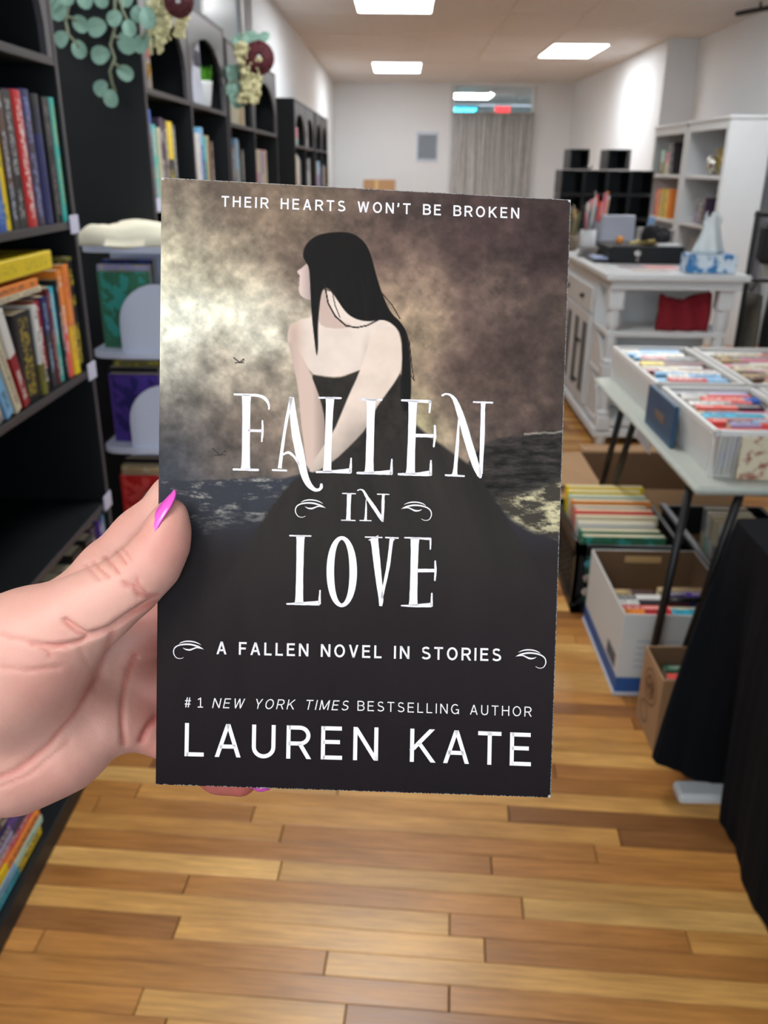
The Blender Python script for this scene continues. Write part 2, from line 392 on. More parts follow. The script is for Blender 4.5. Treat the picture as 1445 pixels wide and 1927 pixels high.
BK = empty('held_book', tuple(cc[3]), 'dark-covered paperback held upright in the hand, white lettering on its front', 'book')
COVER_GAIN = .95
def build_cover():
    NU, NV = 430, 640
    u = np.linspace(0, 1, NU); v = np.linspace(0, 1, NV); U, V = np.meshgrid(u, v)
    a, b, c, d = [np.array(p, float) for p in CORN]
    PX = ((a[0]*(1-U)+b[0]*U)*(1-V)+(d[0]*(1-U)+c[0]*U)*V); PY = ((a[1]*(1-U)+b[1]*U)*(1-V)+(d[1]*(1-U)+c[1]*U)*V)
    C = srgb2lin(paint_cover(PX, PY)*COVER_GAIN)
    rc = np.stack([(PX-CX)/F, (CY-PY)/F, -np.ones_like(PX)], -1)
    Rm = np.array(C2W); rw = rc @ Rm.T; n = np.array(PN); po = np.array(PO - CAM)
    t = (po@n)/(rw@n); P = rw*t[...,None] + np.array(CAM) - np.array(cc[3])
    me = bpy.data.meshes.new('front_cover'); nv = NU*NV
    I = np.arange(nv).reshape(NV, NU); q = np.stack([I[:-1,:-1], I[1:,:-1], I[1:,1:], I[:-1,1:]], -1).reshape(-1, 4)
    # rim and a thin back give the card its thickness
    lim = np.concatenate([I[0,:], I[1:,-1], I[-1,-2::-1], I[-2:0:-1,0]]); k = len(lim)
    P = P.reshape(-1, 3); back = P[lim] - n*.00035
    allP = np.concatenate([P, back]); bi = nv + np.arange(k)
    rimq = np.stack([lim, np.roll(lim, -1), np.roll(bi, -1), bi], -1)
    quads = np.concatenate([q, rimq])
    me.vertices.add(len(allP)); me.vertices.foreach_set('co', allP.ravel().astype(np.float32))
    me.loops.add(quads.size+k); me.loops.foreach_set('vertex_index', np.concatenate([quads.ravel(), bi[::-1]]).astype(np.int32))
    me.polygons.add(len(quads)+1)
    ls = np.concatenate([np.arange(len(quads))*4, [quads.size]]); me.polygons.foreach_set('loop_start', ls.astype(np.int32))
    me.update(calc_edges=True); me.validate()
    ca = me.color_attributes.new('print', 'FLOAT_COLOR', 'POINT')
    col = np.ones((len(allP), 4), np.float32); col[:nv,:3] = C.reshape(-1, 3); col[nv:,:3] = .6
    # worn pale edge
    em = np.zeros((NV, NU)); wear = rng.rand(NV, NU)
    em[0,:] = .7; em[-1,:] = (wear[-1]>.6)*.8; em[:,-1] = np.where(wear[:,-1] > .45, .8, .2); em[0,:]*=(wear[0]>.2)
    em[:3,:3] = .8; em[:3,-3:] = .8; em[-3:,-3:] = .8
    col[:nv,:3] = col[:nv,:3]*(1-em.reshape(-1,1)) + .55*em.reshape(-1,1)
    ca.data.foreach_set('color', col.ravel())
    t = NT('laminated_cover'); at = t.n('VertexColor'); at.layer_name = 'print'; t.color(at.outputs['Color'])
    t.set(rough=t.math('MULTIPLY_ADD', t.noise(260, detail=3), .16, .34), spec=.07)
    t.bump(t.noise(1500, detail=2), .22, .0002)
    me.materials.append(t.m); return me
cover = link('front_cover', build_cover(), BK)
m_ink = M('white_cover_ink', S(226,219,219), .5, .03, 30, spec=.2)
m_spine = M('dark_cover_card', S(44,34,34), .45, .1)
def book_slab(name, d0, d1, mat, ins=0.0):
    """slab parallel to the cover from depth d0 to d1 behind it, inset at top, bottom and fore edge"""
    ex = (cc[1]-cc[0]).normalized(); ey = (cc[0]-cc[3]).normalized(); mb = MB()
    q = [cc[0]-ey*ins, cc[1]-ex*ins-ey*ins, cc[2]-ex*ins+ey*ins, cc[3]+ey*ins]
    vs = [p-PN*d0 for p in q] + [p-PN*d1 for p in q]
    mb.add(vs, [(0,1,2,3),(4,7,6,5),(0,4,5,1),(1,5,6,2),(2,6,7,3),(3,7,4,0)])
    return part(name, mb, mat, BK)
t = NT('page_block'); wv = t.n('TexWave', bands_direction='Z'); 
t.color(t.mix(t.noise(600), S(205,194,165), S(232,224,200))); t.set(rough=.9); m_pblock = t.m
book_slab('page_block', .0004, .0215, m_pblock, .0016)
book_slab('back_cover', .0216, .0220, m_spine)
_ex = (cc[1]-cc[0]).normalized(); mb = MB()
mb.add([cc[0]-PN*.0003, cc[3]-PN*.0003, cc[3]-PN*.0220, cc[0]-PN*.0220] + [p+_ex*.0004 for p in (cc[0]-PN*.0003, cc[3]-PN*.0003, cc[3]-PN*.0220, cc[0]-PN*.0220)],
       [(0,1,2,3),(7,6,5,4),(0,4,5,1),(1,5,6,2),(2,6,7,3),(3,7,4,0)])
part('spine', mb, m_spine, BK)

# ---- lettering: printed shapes lying on the cover
INK_LIFT = .00006
def ink_part(name, polys, label=None):
    """polys: list of (pixel points, faces)"""
    mb = MB()
    for vs, fs in polys: mb.add([on_cover(x, y, INK_LIFT) for x, y in vs], fs)
    me = mb.mesh(name, m_ink, cc[3], flip=False)
    o = link(name, me, cover); return tag(o, label)
def ribbon(pts, jag=0.0, sub=3):
    """variable-width stroke through (x,y,w) with Catmull-Rom smoothing and round caps, as pixel polygons"""
    P = [np.array(p, float) for p in pts]
    if len(P) > 2:
        Q = []
        for i in range(len(P)-1):
            p0 = P[max(i-1,0)]; p1 = P[i]; p2 = P[i+1]; p3 = P[min(i+2,len(P)-1)]
            for k in range(6):
                t = k/6; Q.append(.5*((2*p1)+(-p0+p2)*t+(2*p0-5*p1+4*p2-p3)*t*t+(-p0+3*p1-3*p2+p3)*t**3))
        Q.append(P[-1])
    else:
        n = 2 if not jag else 9; Q = [P[0]*(1-k/n)+P[1]*(k/n) for k in range(n+1)]
    L = []; R = []
    for i, q in enumerate(Q):
        d = Q[min(i+1,len(Q)-1)][:2] - Q[max(i-1,0)][:2]; d = d/(np.hypot(*d)+1e-9); n = np.array([-d[1], d[0]])
        w = max(q[2], .4)/2; jl = jag*(rng.rand()-.5); jr = jag*(rng.rand()-.5)
        L.append(q[:2]+n*(w+jl)); R.append(q[:2]-n*(w+jr))
    N = len(Q); out = [([*L, *R], [(i, i+1, N+i+1, N+i) for i in range(N-1)])]
    for q in (Q[0], Q[-1]):
        w = max(q[2], .4)/2
        if w < 9: out.append(([q[:2]+w*np.array([math.cos(a*PI/5), math.sin(a*PI/5)]) for a in range(10)], [tuple(range(10))]))
    return out
def glyphs(name, strokes, ox, oy, z, jag=0, label=None):
    polys = []
    for s in strokes: polys += [([(ox+x/z, oy+y/z) for x, y in vs], fs) for vs, fs in ribbon(s, jag)]
    return ink_part(name, polys, label)
def fl(x0, y0, wide, *pts): return [(x, y, w) for x, y, w in pts]
def stem(x, y0, x1, y1, w, bw=1.7):      # wedge-footed stem
    return [(x, y0, w*bw), (x+(x1-x)*.06, y0+(y1-y0)*.05, w*1.08), (x+(x1-x)*.5, (y0+y1)/2, w*.95), (x+(x1-x)*.94, y1-(y1-y0)*.05, w*1.08), (x1, y1, w*bw)]
G1 = {'F': [stem(117,62,113,436,41), [(57,59,11),(120,62,13),(180,66,15),(214,84,17),(229,112,11),(230,133,9)], [(52,437,11),(175,440,12)], [(130,241,14),(194,243,14)], [(197,192,8),(198,243,12),(194,296,8)]],
 'A': [[(343,72,18),(310,240,15),(284,432,20)], [(249,440,10),(318,443,10)], [(344,74,24),(352,160,34),(366,260,42),(386,360,44),(402,440,38),(422,497,32),(450,533,22),(476,541,15),(492,530,16),(494,514,14)], [(303,362,10),(328,352,13),(356,372,12),(380,410,10)]],
 'L1': [stem(538,76,523,448,38), [(483,76,10),(592,78,10)], [(470,450,11),(560,448,16),(642,445,28)], [(644,382,8),(640,450,16)]],
 'L2': [stem(745,84,735,456,41), [(692,84,10),(797,87,10)], [(676,455,12),(760,455,16),(846,452,26)], [(849,387,8),(846,458,16)]],
 'E': [stem(955,92,943,460,41), [(900,89,11),(1040,96,17)], [(1043,95,12),(1038,150,9)], [(965,266,18),(1058,268,18)], [(1065,217,9),(1066,268,14),(1060,322,9)], [(884,461,12),(960,462,16),(1042,457,28)], [(1046,394,9),(1044,462,16)]],
 'N': [[(1187,172,8),(1178,320,18),(1168,440,21),(1165,466,34)], [(1120,466,10),(1212,471,10)], [(1104,64,12),(1122,57,9),(1148,66,14),(1172,100,24),(1200,180,34),(1232,290,38),(1266,400,36),(1290,462,26),(1294,474,16)], [(1310,100,30),(1308,122,22),(1305,260,23),(1297,460,18)], [(1261,98,9),(1355,101,10)]]}
for k, g in (('F','F'),('A','A'),('L','L1'),('L','L2'),('E','E'),('N','N')):
    glyphs('title_letter', G1[g], 420, 720, 2.676, 1.4)
G2 = [[stem(582,121,575,336,34,1.6), [(530,121,10),(632,124,10)], [(520,335,9),(630,338,9)]],
 [[(717,172,6),(717,250,15),(714,318,20),(713,336,30)], [(668,337,9),(757,340,9)], [(651,97,11),(672,90,9),(698,104,16),(730,160,26),(790,246,30),(838,320,28),(850,343,15)], [(857,128,30),(855,145,22),(852,230,24),(850,335,16)], [(808,127,9),(900,129,9)]],
 [stem(193,462,182,1000,60,1.5), [(108,459,12),(275,462,12)], [(85,1005,13),(200,1003,24),(345,998,38)], [(349,898,12),(344,1008,22)]],
 [stem(1108,480,1094,1016,62,1.4), [(1026,475,11),(1236,485,20)], [(1233,484,15),(1231,566,12)], [(1120,738,29),(1262,738,27)], [(1270,663,13),(1272,738,18),(1267,816,13)], [(1001,1019,12),(1100,1020,22),(1240,1014,38)], [(1243,922,13),(1241,1026,20)]],
 [[(776,474,90),(784,500,62),(798,620,57),(818,800,50),(836,960,38),(834,1022,24)], [(712,470,11),(844,474,11)], [(926,480,50),(919,510,30),(894,700,28),(862,860,24),(842,960,20)], [(874,474,11),(973,478,12)]]]
for g in G2: glyphs('title_letter', g, 520, 900, 4.25, 1.8)
O = []
for k in range(49):
    a = 2*PI*k/48; side = abs(math.cos(a)); wd = 29 + 32*side**1.3; O.append((523+(122-wd/2)*math.cos(a), 747+(284-wd/2)*math.sin(a), wd))
glyphs('title_letter', [[tuple(p) for p in O]], 520, 900, 4.25, .8)
FLO = [[(198,192,3),(222,180,8),(262,173,10),(310,177,10),(345,188,7),(371,202,2)], [(233,302,3),(205,312,5),(172,302,6),(153,268,8),(158,232,9),(185,209,10),(235,198,12),(290,199,13),(340,212,12),(370,225,8),(392,238,2)], [(228,226,2),(250,238,9),(282,242,13),(312,232,10),(340,224,9),(380,234,2)]]
def flourish(x0, y0, mirror=False, dy=0):
    st = []
    for s in FLO: st.append([((542-x) if mirror else x, y+(0 if not mirror else .10*((542-x)-150)), w) for x, y, w in s])
    glyphs('flourish', st, x0-150/4.25, y0-172/4.25, 4.25)
flourish(555.3, 940.5); flourish(755.3, 942, True); flourish(326, 1206.5); flourish(970.5, 1220, True)

def _arc(cx, cy, rx, ry, a0, a1, n=14): return [(cx+rx*math.cos(math.radians(a0+(a1-a0)*k/n)), cy+ry*math.sin(math.radians(a0+(a1-a0)*k/n))) for k in range(n+1)]
def sans(ch, s):
    """monoline capitals: width, list of centre lines (units of cap height, y up)"""
    h = s/2; t = 1-h; b = h
    if ch == 'A': return .78, [[(h*1.05,0),(.39,1.0)], [(.78-h*1.05,0),(.39,1.0)], [(.15,.32),(.63,.32)]]
    if ch == 'B': return .68, [[(h,0),(h,1)], [(h,t)]+_arc(.38,t-(t-.53)/2,.25,(t-.53)/2,90,-90)+[(h,.53)], [(h,.53)]+_arc(.39,(.53+b)/2,.29-h*.2,(.53-b)/2,90,-90)+[(h,b)]]
    if ch == 'E': return .64, [[(h,0),(h,1)], [(h,t),(.62,t)], [(h,.53),(.57,.53)], [(h,b),(.64,b)]]
    if ch == 'F': return .60, [[(h,0),(h,1)], [(h,t),(.60,t)], [(h,.50),(.54,.50)]]
    if ch == 'G': return .80, [_arc(.42,.5,.42-h,.5-h+.01,48,318,22)+[(.80-h,.16)], [(.80-h,.0),(.80-h,.44)], [(.48,.44),(.80,.44)]]
    if ch == 'H': return .74, [[(h,0),(h,1)], [(.74-h,0),(.74-h,1)], [(h,.53),(.74-h,.53)]]
    if ch == 'I': return s, [[(h,0),(h,1)]]
    if ch == 'K': return .74, [[(h,0),(h,1)], [(.66,1),(h,.36)], [(.28,.56),(.70,0)]]
    if ch == 'L': return .58, [[(h,0),(h,1)], [(h,b),(.58,b)]]
    if ch == 'M': return .90, [[(h,0),(h,1)], [(.90-h,0),(.90-h,1)], [(h*1.2,1),(.45,.06)], [(.90-h*1.2,1),(.45,.06)]]
    if ch == 'N': return .75, [[(h,0),(h,1)], [(.75-h,0),(.75-h,1)], [(h*1.1,1-.02),(.75-h*1.1,.02)]]
    if ch == 'O': return .84, [_arc(.42,.5,.42-h,.5-h+.01,0,360,36)]
    if ch == 'R': return .71, [[(h,0),(h,1)], [(h,t)]+_arc(.40,(t+.46)/2,.27-h*.2,(t-.46)/2,90,-90)+[(h,.46)], [(.40,.46),(.68,0)]]
    if ch == 'S': return .66, [_arc(.33,.745,.27-h*.3,.245-h+.01,28,180,10)+_arc(.33,.75,.27-h*.3,.225,180,262,6)+[(.36,.505)]+_arc(.33,.265,.31-h*.3,.235,72,0,6)+_arc(.33,.265,.31-h*.3,.255-h+.01,0,-158,12)]
    if ch == 'T': return .70, [[(.35,0),(.35,1)], [(0,t),(.70,t)]]
    if ch == 'U': return .71, [[(h,1),(h,.33)]+_arc(.355,.33,.355-h,.33-h+.01,180,360,14)+[(.71-h,1)]]
    if ch == 'V': return .74, [[(h*1.05,1),(.37,0)], [(.74-h*1.05,1),(.37,0)]]
    if ch == 'W': return 1.08, [[(h*1.05,1),(.30,0)], [(.54,1),(.30,0)], [(.54,1),(.78,0)], [(1.08-h*1.05,1),(.78,0)]]
    if ch == 'Y': return .72, [[(h*1.1,1),(.36,.42)], [(.72-h*1.1,1),(.36,.42)], [(.36,.44),(.36,0)]]
    if ch == '#': return .66, [[(.14,0),(.28,1)], [(.38,0),(.52,1)], [(.02,.33),(.60,.33)], [(.06,.67),(.64,.67)]]
    if ch == '1': return .56, [[(.30,0),(.30,1)], [(.30,1-h*.6),(.04,.80)], [(.02,h),(.56,h)]]
    if ch == "'": return s, [[(h,.70),(h,1)], [(h,.84),(h*.3,.62)]]
def mono(P, w):
    P = [np.array(p, float) for i, p in enumerate(P) if i == 0 or np.hypot(p[0]-P[i-1][0], p[1]-P[i-1][1]) > 1e-4]; L = []; R = []; closed = len(P) > 20 and np.hypot(*(P[0]-P[-1])) < 1e-6
    for i, p in enumerate(P):
        a = P[i-1] if i else (P[-2] if closed else None); c = P[i+1] if i < len(P)-1 else (P[1] if closed else None)
        d1 = (p-a)/np.hypot(*(p-a)) if a is not None else None; d2 = (c-p)/np.hypot(*(c-p)) if c is not None else None
        if d1 is None: d1 = d2
        if d2 is None: d2 = d1
        n1 = np.array([-d1[1], d1[0]]); n2 = np.array([-d2[1], d2[0]]); n = n1+n2; n = n/max(np.hypot(*n), 1e-6); k = min(1/max(n@n1, .35), 1.6)
        L.append(p+n*w/2*k); R.append(p-n*w/2*k)
    N = len(P); return L+R, [(i, i+1, N+i+1, N+i) for i in range(N-1)]
def text_line(name, body, p0, p1, cap, weight=.14, shear=0.0, label=None, space=.42):
    """sans capitals fitted between two pixels of their baseline"""
    p0 = np.array(p0, float); p1 = np.array(p1, float); W = np.hypot(*(p1-p0)); d = (p1-p0)/W; n = np.array([.018, -1.0])
    ws = [space if c == ' ' else sans(c, weight)[0] for c in body]
    tr = (W - sum(ws)*cap)/max(1, len(body)-1); x = 0; polys = []
    for c, w in zip(body, ws):
        if c != ' ':
            for P in sans(c, weight)[1]:
                if len(P) == 2 and abs(P[0][1]-P[1][1]) > .25 and abs(P[0][0]-P[1][0]) > .02 and c in 'AVWMNKYR#':   # slanted stroke cut level
                    dx, dy = P[1][0]-P[0][0], P[1][1]-P[0][1]; hw = weight/2*math.hypot(dx, dy)/abs(dy)
                    polys.append(([p0+d*(x+(q[0]+sg*hw+shear*q[1])*cap)+n*q[1]*cap for q, sg in ((P[0],-1),(P[0],1),(P[1],1),(P[1],-1))], [(0,1,2,3)])); continue
                vs, fs = mono(P, weight); vs = [(min(max(v[0], -.02), w+.02), min(max(v[1], -.012), 1.012)) if c in 'AVWMNKYR' else v for v in vs]
                polys.append(([p0+d*(x+(v[0]+shear*v[1])*cap)+n*v[1]*cap for v in vs], fs))
        x += w*cap + tr
    return ink_part(name, polys, label)
text_line('tagline_lettering', "THEIR HEARTS WON'T BE BROKEN", (416.5,388.8), (976.8,411.5), 20.4, .155, 0, None, .46)
text_line('subtitle_lettering', "A FALLEN NOVEL IN STORIES", (407.3,1231), (942,1244.5), 24.0, .155, 0, None, .36)
text_line('credit_lettering', "#1", (347,1331), (382,1331.7), 18.6, .105)
text_line('credit_lettering', "NEW YORK TIMES", (399,1332.3), (654,1337), 18.6, .105, .2)
text_line('credit_lettering', "BESTSELLING AUTHOR", (672.5,1337.3), (999.8,1348.7), 18.6, .105)
text_line('author_lettering', "LAUREN", (347,1423), (711,1431.5), 62.5, .122)
text_line('author_lettering', "KATE", (771,1433.5), (998.8,1442), 62.5, .122)

# ================================================================== the hand (one continuous surface)
def hp(px, py, dmm):      # camera millimetres: x right, y up, z = depth
    return np.array([(px-CX)/F*dmm, (CY-py)/F*dmm, dmm])
VOX = 1.05
def smin_field(chains):
    """chains: (list of (px,py,depth,radius), k). Smooth union of tapered capsules on a grid"""
    allp = np.array([hp(*n[:3]) for c, k in chains for n in c]); r = 34
    lo = allp.min(0)-r; hi = allp.max(0)+r; dim = np.ceil((hi-lo)/VOX).astype(int)
    Fd = np.full(dim, 60.0, np.float32)
    for nodes, k in chains:
        for i in range(max(1, len(nodes)-1)):
            a = hp(*nodes[i][:3]); ra = nodes[i][3]; j = min(i+1, len(nodes)-1); b = hp(*nodes[j][:3]); rb = nodes[j][3]
            m = max(ra, rb)+k+8
            i0 = np.clip(np.floor((np.minimum(a,b)-m-lo)/VOX).astype(int), 0, dim); i1 = np.clip(np.ceil((np.maximum(a,b)+m-lo)/VOX).astype(int), 0, dim)
            g = [lo[q]+VOX*np.arange(i0[q], i1[q], dtype=np.float32) for q in range(3)]
            X, Y, Z = np.meshgrid(*g, indexing='ij'); e = b-a; L = float(e@e)+1e-6
            t = np.clip(((X-a[0])*e[0]+(Y-a[1])*e[1]+(Z-a[2])*e[2])/L, 0, 1)
            d = np.sqrt((X-a[0]-t*e[0])**2+(Y-a[1]-t*e[1])**2+(Z-a[2]-t*e[2])**2) - (ra+(rb-ra)*t)
            s = (slice(i0[0],i1[0]), slice(i0[1],i1[1]), slice(i0[2],i1[2])); c = Fd[s]
            h = np.clip(k-np.abs(c-d), 0, None)/k
            Fd[s] = np.minimum(c, d) - h*h*k*.25
    return Fd, lo
def surface_nets(Fd, lo):
    ins = Fd < 0; nx, ny, nz = Fd.shape
    c = [Fd[i:nx-1+i, j:ny-1+j, k:nz-1+k] for i in (0,1) for j in (0,1) for k in (0,1)]
    neg = sum((q < 0).astype(np.int8) for q in c); act = (neg > 0) & (neg < 8)
    idx = np.full(act.shape, -1, np.int64); P = np.argwhere(act); idx[act] = np.arange(len(P))
    vals = np.stack([q[act] for q in c], 1); offs = np.array([(i,j,k) for i in (0,1) for j in (0,1) for k in (0,1)], float)
    acc = np.zeros((len(P), 3)); cnt = np.zeros(len(P))
    for a in range(8):
        for b in range(a+1, 8):
            if np.abs(offs[a]-offs[b]).sum() != 1: continue
            va, vb = vals[:,a], vals[:,b]; m = (va < 0) != (vb < 0); t = np.where(m, va/(va-vb+1e-12), 0)
            p = offs[a]+(offs[b]-offs[a])*t[:,None]; acc[m] += p[m]; cnt[m] += 1
    V = lo + VOX*(P + acc/cnt[:,None]); quads = []
    for ax in range(3):
        o = [q for q in range(3) if q != ax]
        sl0 = [slice(0, n-1) for n in (nx,ny,nz)]; sl1 = list(sl0); sl1[ax] = slice(1, (nx,ny,nz)[ax])
        A = ins[tuple(sl0)]; B = ins[tuple(sl1)]; E = np.argwhere(A != B)
        E = E[(E[:,o[0]] > 0) & (E[:,o[1]] > 0)]
        f = lambda du, dv: idx[tuple((E - np.eye(3, dtype=int)[o[0]]*du - np.eye(3, dtype=int)[o[1]]*dv).T)]
        q = np.stack([f(0,0), f(1,0), f(1,1), f(0,1)], 1); fl_ = A[tuple(E.T)]
        if ax == 1: fl_ = ~fl_
        q[fl_] = q[fl_][:, ::-1]; quads.append(q)
    Q = np.concatenate(quads); return V, Q[(Q >= 0).all(1)]

chains = [
 # forearm and wrist
 ([(-560,1760,330,33),(-330,1560,325,29),(-190,1450,322,26)], 14),
 ([(-190,1420,322,24),(-60,1330,318,25)], 14),
 # palm body: metacarpals
 ([(-120,1330,322,20),(40,1215,322,17),(150,1150,326,13)], 12),
 ([(-120,1370,324,20),(60,1270,328,16),(185,1225,332,12.5)], 12),
 ([(-120,1410,324,20),(60,1340,328,16),(195,1300,331,12.5)], 12),
 ([(-110,1440,322,20),(30,1418,317,19.5),(120,1392,319,16),(186,1358,322,12)], 12),
 # thenar and thumb
 ([(-90,1330,312,22),(10,1262,301,23),(70,1222,295,20)], 12),
 ([(20,1232,297,19.5),(75,1204,293,16.6),(135,1170,289,13.4),(192,1134,287,11.2),(246,1099,286.5,9.6)], 7),
 ([(246,1099,286.5,9.6),(286,1060,286,8.9),(309,1020,286,7.6),(318,986,286,5.9),(324,964,286.5,4.2)], 5),
 # index, behind the book edge
 ([(150,1140,326,13),(205,1075,330,10.8),(262,1012,332,9.6),(330,940,331.5,9.2)], 7),
 ([(330,940,331.5,9.2),(420,905,327,8.4),(500,895,325,7.2)], 4),
 # middle, ring
 ([(190,1230,332,12),(255,1190,334,10.5),(360,1150,332.5,9.6)], 6),
 ([(360,1150,332.5,9.6),(480,1125,330.5,8.8),(570,1118,329,7.4)], 4),
 ([(200,1300,331,12),(258,1290,333,10.5),(360,1285,333,9.6)], 6),
 ([(360,1285,333,9.6),(470,1290,332,8.6),(560,1300,331,7.2)], 4),
 # little finger, its tip below the book
 ([(188,1352,323,12.5),(230,1352,327,10.5),(285,1372,331,8.6)], 6),
 ([(285,1372,331,8.6),(360,1420,333,8.0),(415,1452,331,7.8),(452,1464,329,7.0)], 4),
]
_F, _lo = smin_field(chains); HV, HQ = surface_nets(_F, _lo)
# creases pressed into the skin along traced lines (pixel polyline, depth mm, width px)
CREASE = [
 ([(232,1098),(252,1104),(262,1120),(282,1124)], 1.1, 4.5), ([(256,1088),(262,1104),(280,1122),(298,1120)], .8, 4.5),
 ([(122,1168),(150,1188),(168,1196),(205,1184),(240,1160),(290,1128)], 1.5, 6), ([(60,1212),(110,1216),(150,1208),(168,1196)], 1.1, 5),
 ([(0,1195),(60,1208),(90,1228),(92,1236)], .6, 5), ([(0,1255),(50,1262),(110,1256)], .4, 5),
 ([(233,1400),(231,1370),(230,1340),(231,1310),(235,1285),(242,1258),(254,1236)], .9, 6), ([(266,1394),(272,1380),(281,1364),(294,1350)], 1.1, 6),
 ([(0,1462),(30,1452),(90,1405),(140,1345),(185,1270),(212,1190)], .7, 7), ([(0,1480),(60,1455),(130,1395)], .4, 5),
 ([(160,1062),(176,1078),(186,1090)], .6, 3.5), ([(176,1056),(192,1074),(206,1086)], .7, 3.5), ([(198,1048),(212,1064),(224,1078)], .9, 3.5),
 ([(222,1040),(230,1052),(238,1062)], .8, 3.5), ([(232,1034),(242,1044),(250,1054)], .6, 3),
 ([(150,1220),(170,1260),(180,1300)], .35, 5),
]
_n = np.zeros_like(HV); a_, b_, c_, d_ = [HV[HQ[:,k]] for k in range(4)]; fn = np.cross(c_-a_, d_-b_)
for k in range(4): np.add.at(_n, HQ[:,k], fn)
_n /= np.linalg.norm(_n, axis=1, keepdims=True)+1e-9
if (_n*(HV-HV.mean(0))).sum() < 0: _n = -_n; HQ = HQ[:, ::-1]
hx = CX + F*HV[:,0]/HV[:,2]; hy = CY - F*HV[:,1]/HV[:,2]; facing = np.clip(-_n[:,2]*1.6, 0, 1)
disp = np.zeros(len(HV)); bulge = np.zeros(len(HV))
for P, dep, wd in CREASE:
    dm = np.full(len(HV), 1e9)
    for i in range(len(P)-1):
        a = np.array(P[i], float); b = np.array(P[i+1], float); e = b-a; t = np.clip(((hx-a[0])*e[0]+(hy-a[1])*e[1])/(e@e), 0, 1)
        dm = np.minimum(dm, np.hypot(hx-a[0]-t*e[0], hy-a[1]-t*e[1]))
    disp = np.maximum(disp, dep*np.exp(-(dm/wd)**2)); bulge = np.maximum(bulge, dep*.12*np.exp(-((dm-2.2*wd)/(1.5*wd))**2))
HV = HV + _n*((bulge-disp)*facing)[:,None]
H0 = at_d(60, 1300, .31)
def cam_mm(Vv):
    q = np.stack([Vv[:,0], Vv[:,1], -Vv[:,2]], 1)/1000.0; return q @ np.array(C2W).T + np.array(CAM)
Wv = cam_mm(HV) - np.array(H0)
me = bpy.data.meshes.new('hand'); me.from_pydata(Wv.tolist(), [], HQ.tolist()); me.polygons.foreach_set('use_smooth', [True]*len(me.polygons))
# redness of palm heel, finger pads and creases
red = .32*np.exp(-(((hx-300)/70)**2+((hy-1020)/60)**2)) + .45*np.clip((hx-225)/60, 0, 1)*np.clip((hy-1120)/30, 0, 1) + .5*np.exp(-(disp/.9-1)**2*3)*(disp > .3)
red += .25*np.exp(-(((hx-60)/120)**2+((hy-1480)/60)**2)) + .22*np.exp(-(((hx-90)/90)**2+((hy-1290)/60)**2)) + .5*(hy > 1440)*(hx > 330)
red = np.clip(red + .12*fbm(hx, hy, 60, 4, 71), 0, 1)
ca = me.color_attributes.new('redness', 'FLOAT_COLOR', 'POINT'); col = np.ones((len(HV), 4), np.float32); col[:,:3] = red[:,None]; ca.data.foreach_set('color', col.ravel())
t = NT('skin'); vc = t.n('VertexColor'); vc.layer_name = 'redness'
base = t.mix(t.noise(35, detail=5), S(222,170,152), S(206,148,132))
t.color(t.mix(vc.outputs['Color'], base, S(190,96,84))); t.set(rough=.46, spec=.4)
t.b.inputs['Subsurface Weight'].default_value = .18; t.b.inputs['Subsurface Radius'].default_value = (.005,.0016,.001); t.b.inputs['Subsurface Scale'].default_value = .5
vo = t.n('TexVoronoi', feature='DISTANCE_TO_EDGE'); vo.inputs['Scale'].default_value = 1500; tc = t.n('TexCoord'); t.l(tc.outputs['Object'], vo.inputs['Vector'])
h = t.math('ADD', t.math('MULTIPLY', vo.outputs[0], .6), t.noise(330, detail=5)); t.bump(h, .4, .0004)
m_skin = t.m; me.materials.append(m_skin); me.update()
hand = tag(link('hand', me, None, tuple(H0)), 'left hand holding the dark paperback, thumb in front, long pink nails', 'hand')
# nails
m_nail = M('pink_nail_polish', S(226,84,186), .28, .06, 300, coat=.5)
def nail(base, tip, wv, nv, w, label=None):
    """curved plate: base, tip points, width direction, outward direction (camera mm)"""
    base, tip, nv = [np.array(q, float) for q in (base, tip, nv)]; ax = (tip-base)/np.linalg.norm(tip-base); nv = nv-ax*(nv@ax); nv /= np.linalg.norm(nv); wv = np.cross(ax, nv); mb = MB(); N, Mm = 14, 8; vs = []
    for layer in (0, 1):
        for i in range(N+1):
            t_ = i/N; ww = w*(.80+.55*t_-.2*t_*t_)*(1-max(0,(t_-.45)/.55)**2.2*.86) * (min(1, .55+t_*4)); 
            c = base+(tip-base)*t_ + nv*(1.5*math.sin(PI*min(1, t_*1.05))*.9) - nv*.55*layer
            for j in range(Mm+1):
                s_ = j/Mm*2-1; vs.append(c + wv*s_*ww - nv*(s_*s_)*ww*.45)
    n1 = (N+1)*(Mm+1)
    for i in range(N):
        for j in range(Mm):
            a = i*(Mm+1)+j; q = (a, a+1, a+Mm+2, a+Mm+1); mb.f.append(q); mb.f.append(tuple(k+n1 for k in q[::-1]))
    bd = [j for j in range(Mm+1)] + [(i+1)*(Mm+1)-1 for i in range(1, N+1)] + [N*(Mm+1)+j for j in range(Mm-1, -1, -1)] + [i*(Mm+1) for i in range(N-1, 0, -1)]
    for k in range(len(bd)): a, b = bd[k], bd[(k+1) % len(bd)]; mb.f.append((a, b, b+n1, a+n1))
    mb.v = [tuple(cam_mm(np.array([v]))[0]) for v in vs]
    o = part('fingernail', mb, m_nail, hand, True, label); return o
nail(hp(272,1010,280.5), hp(327,921,284), None, np.array([-.80,.46,-.42]), 4.7)
nail(hp(474,1479,326), hp(507,1487,324), None, np.array([.2,-.95,-.1]), 3.6)

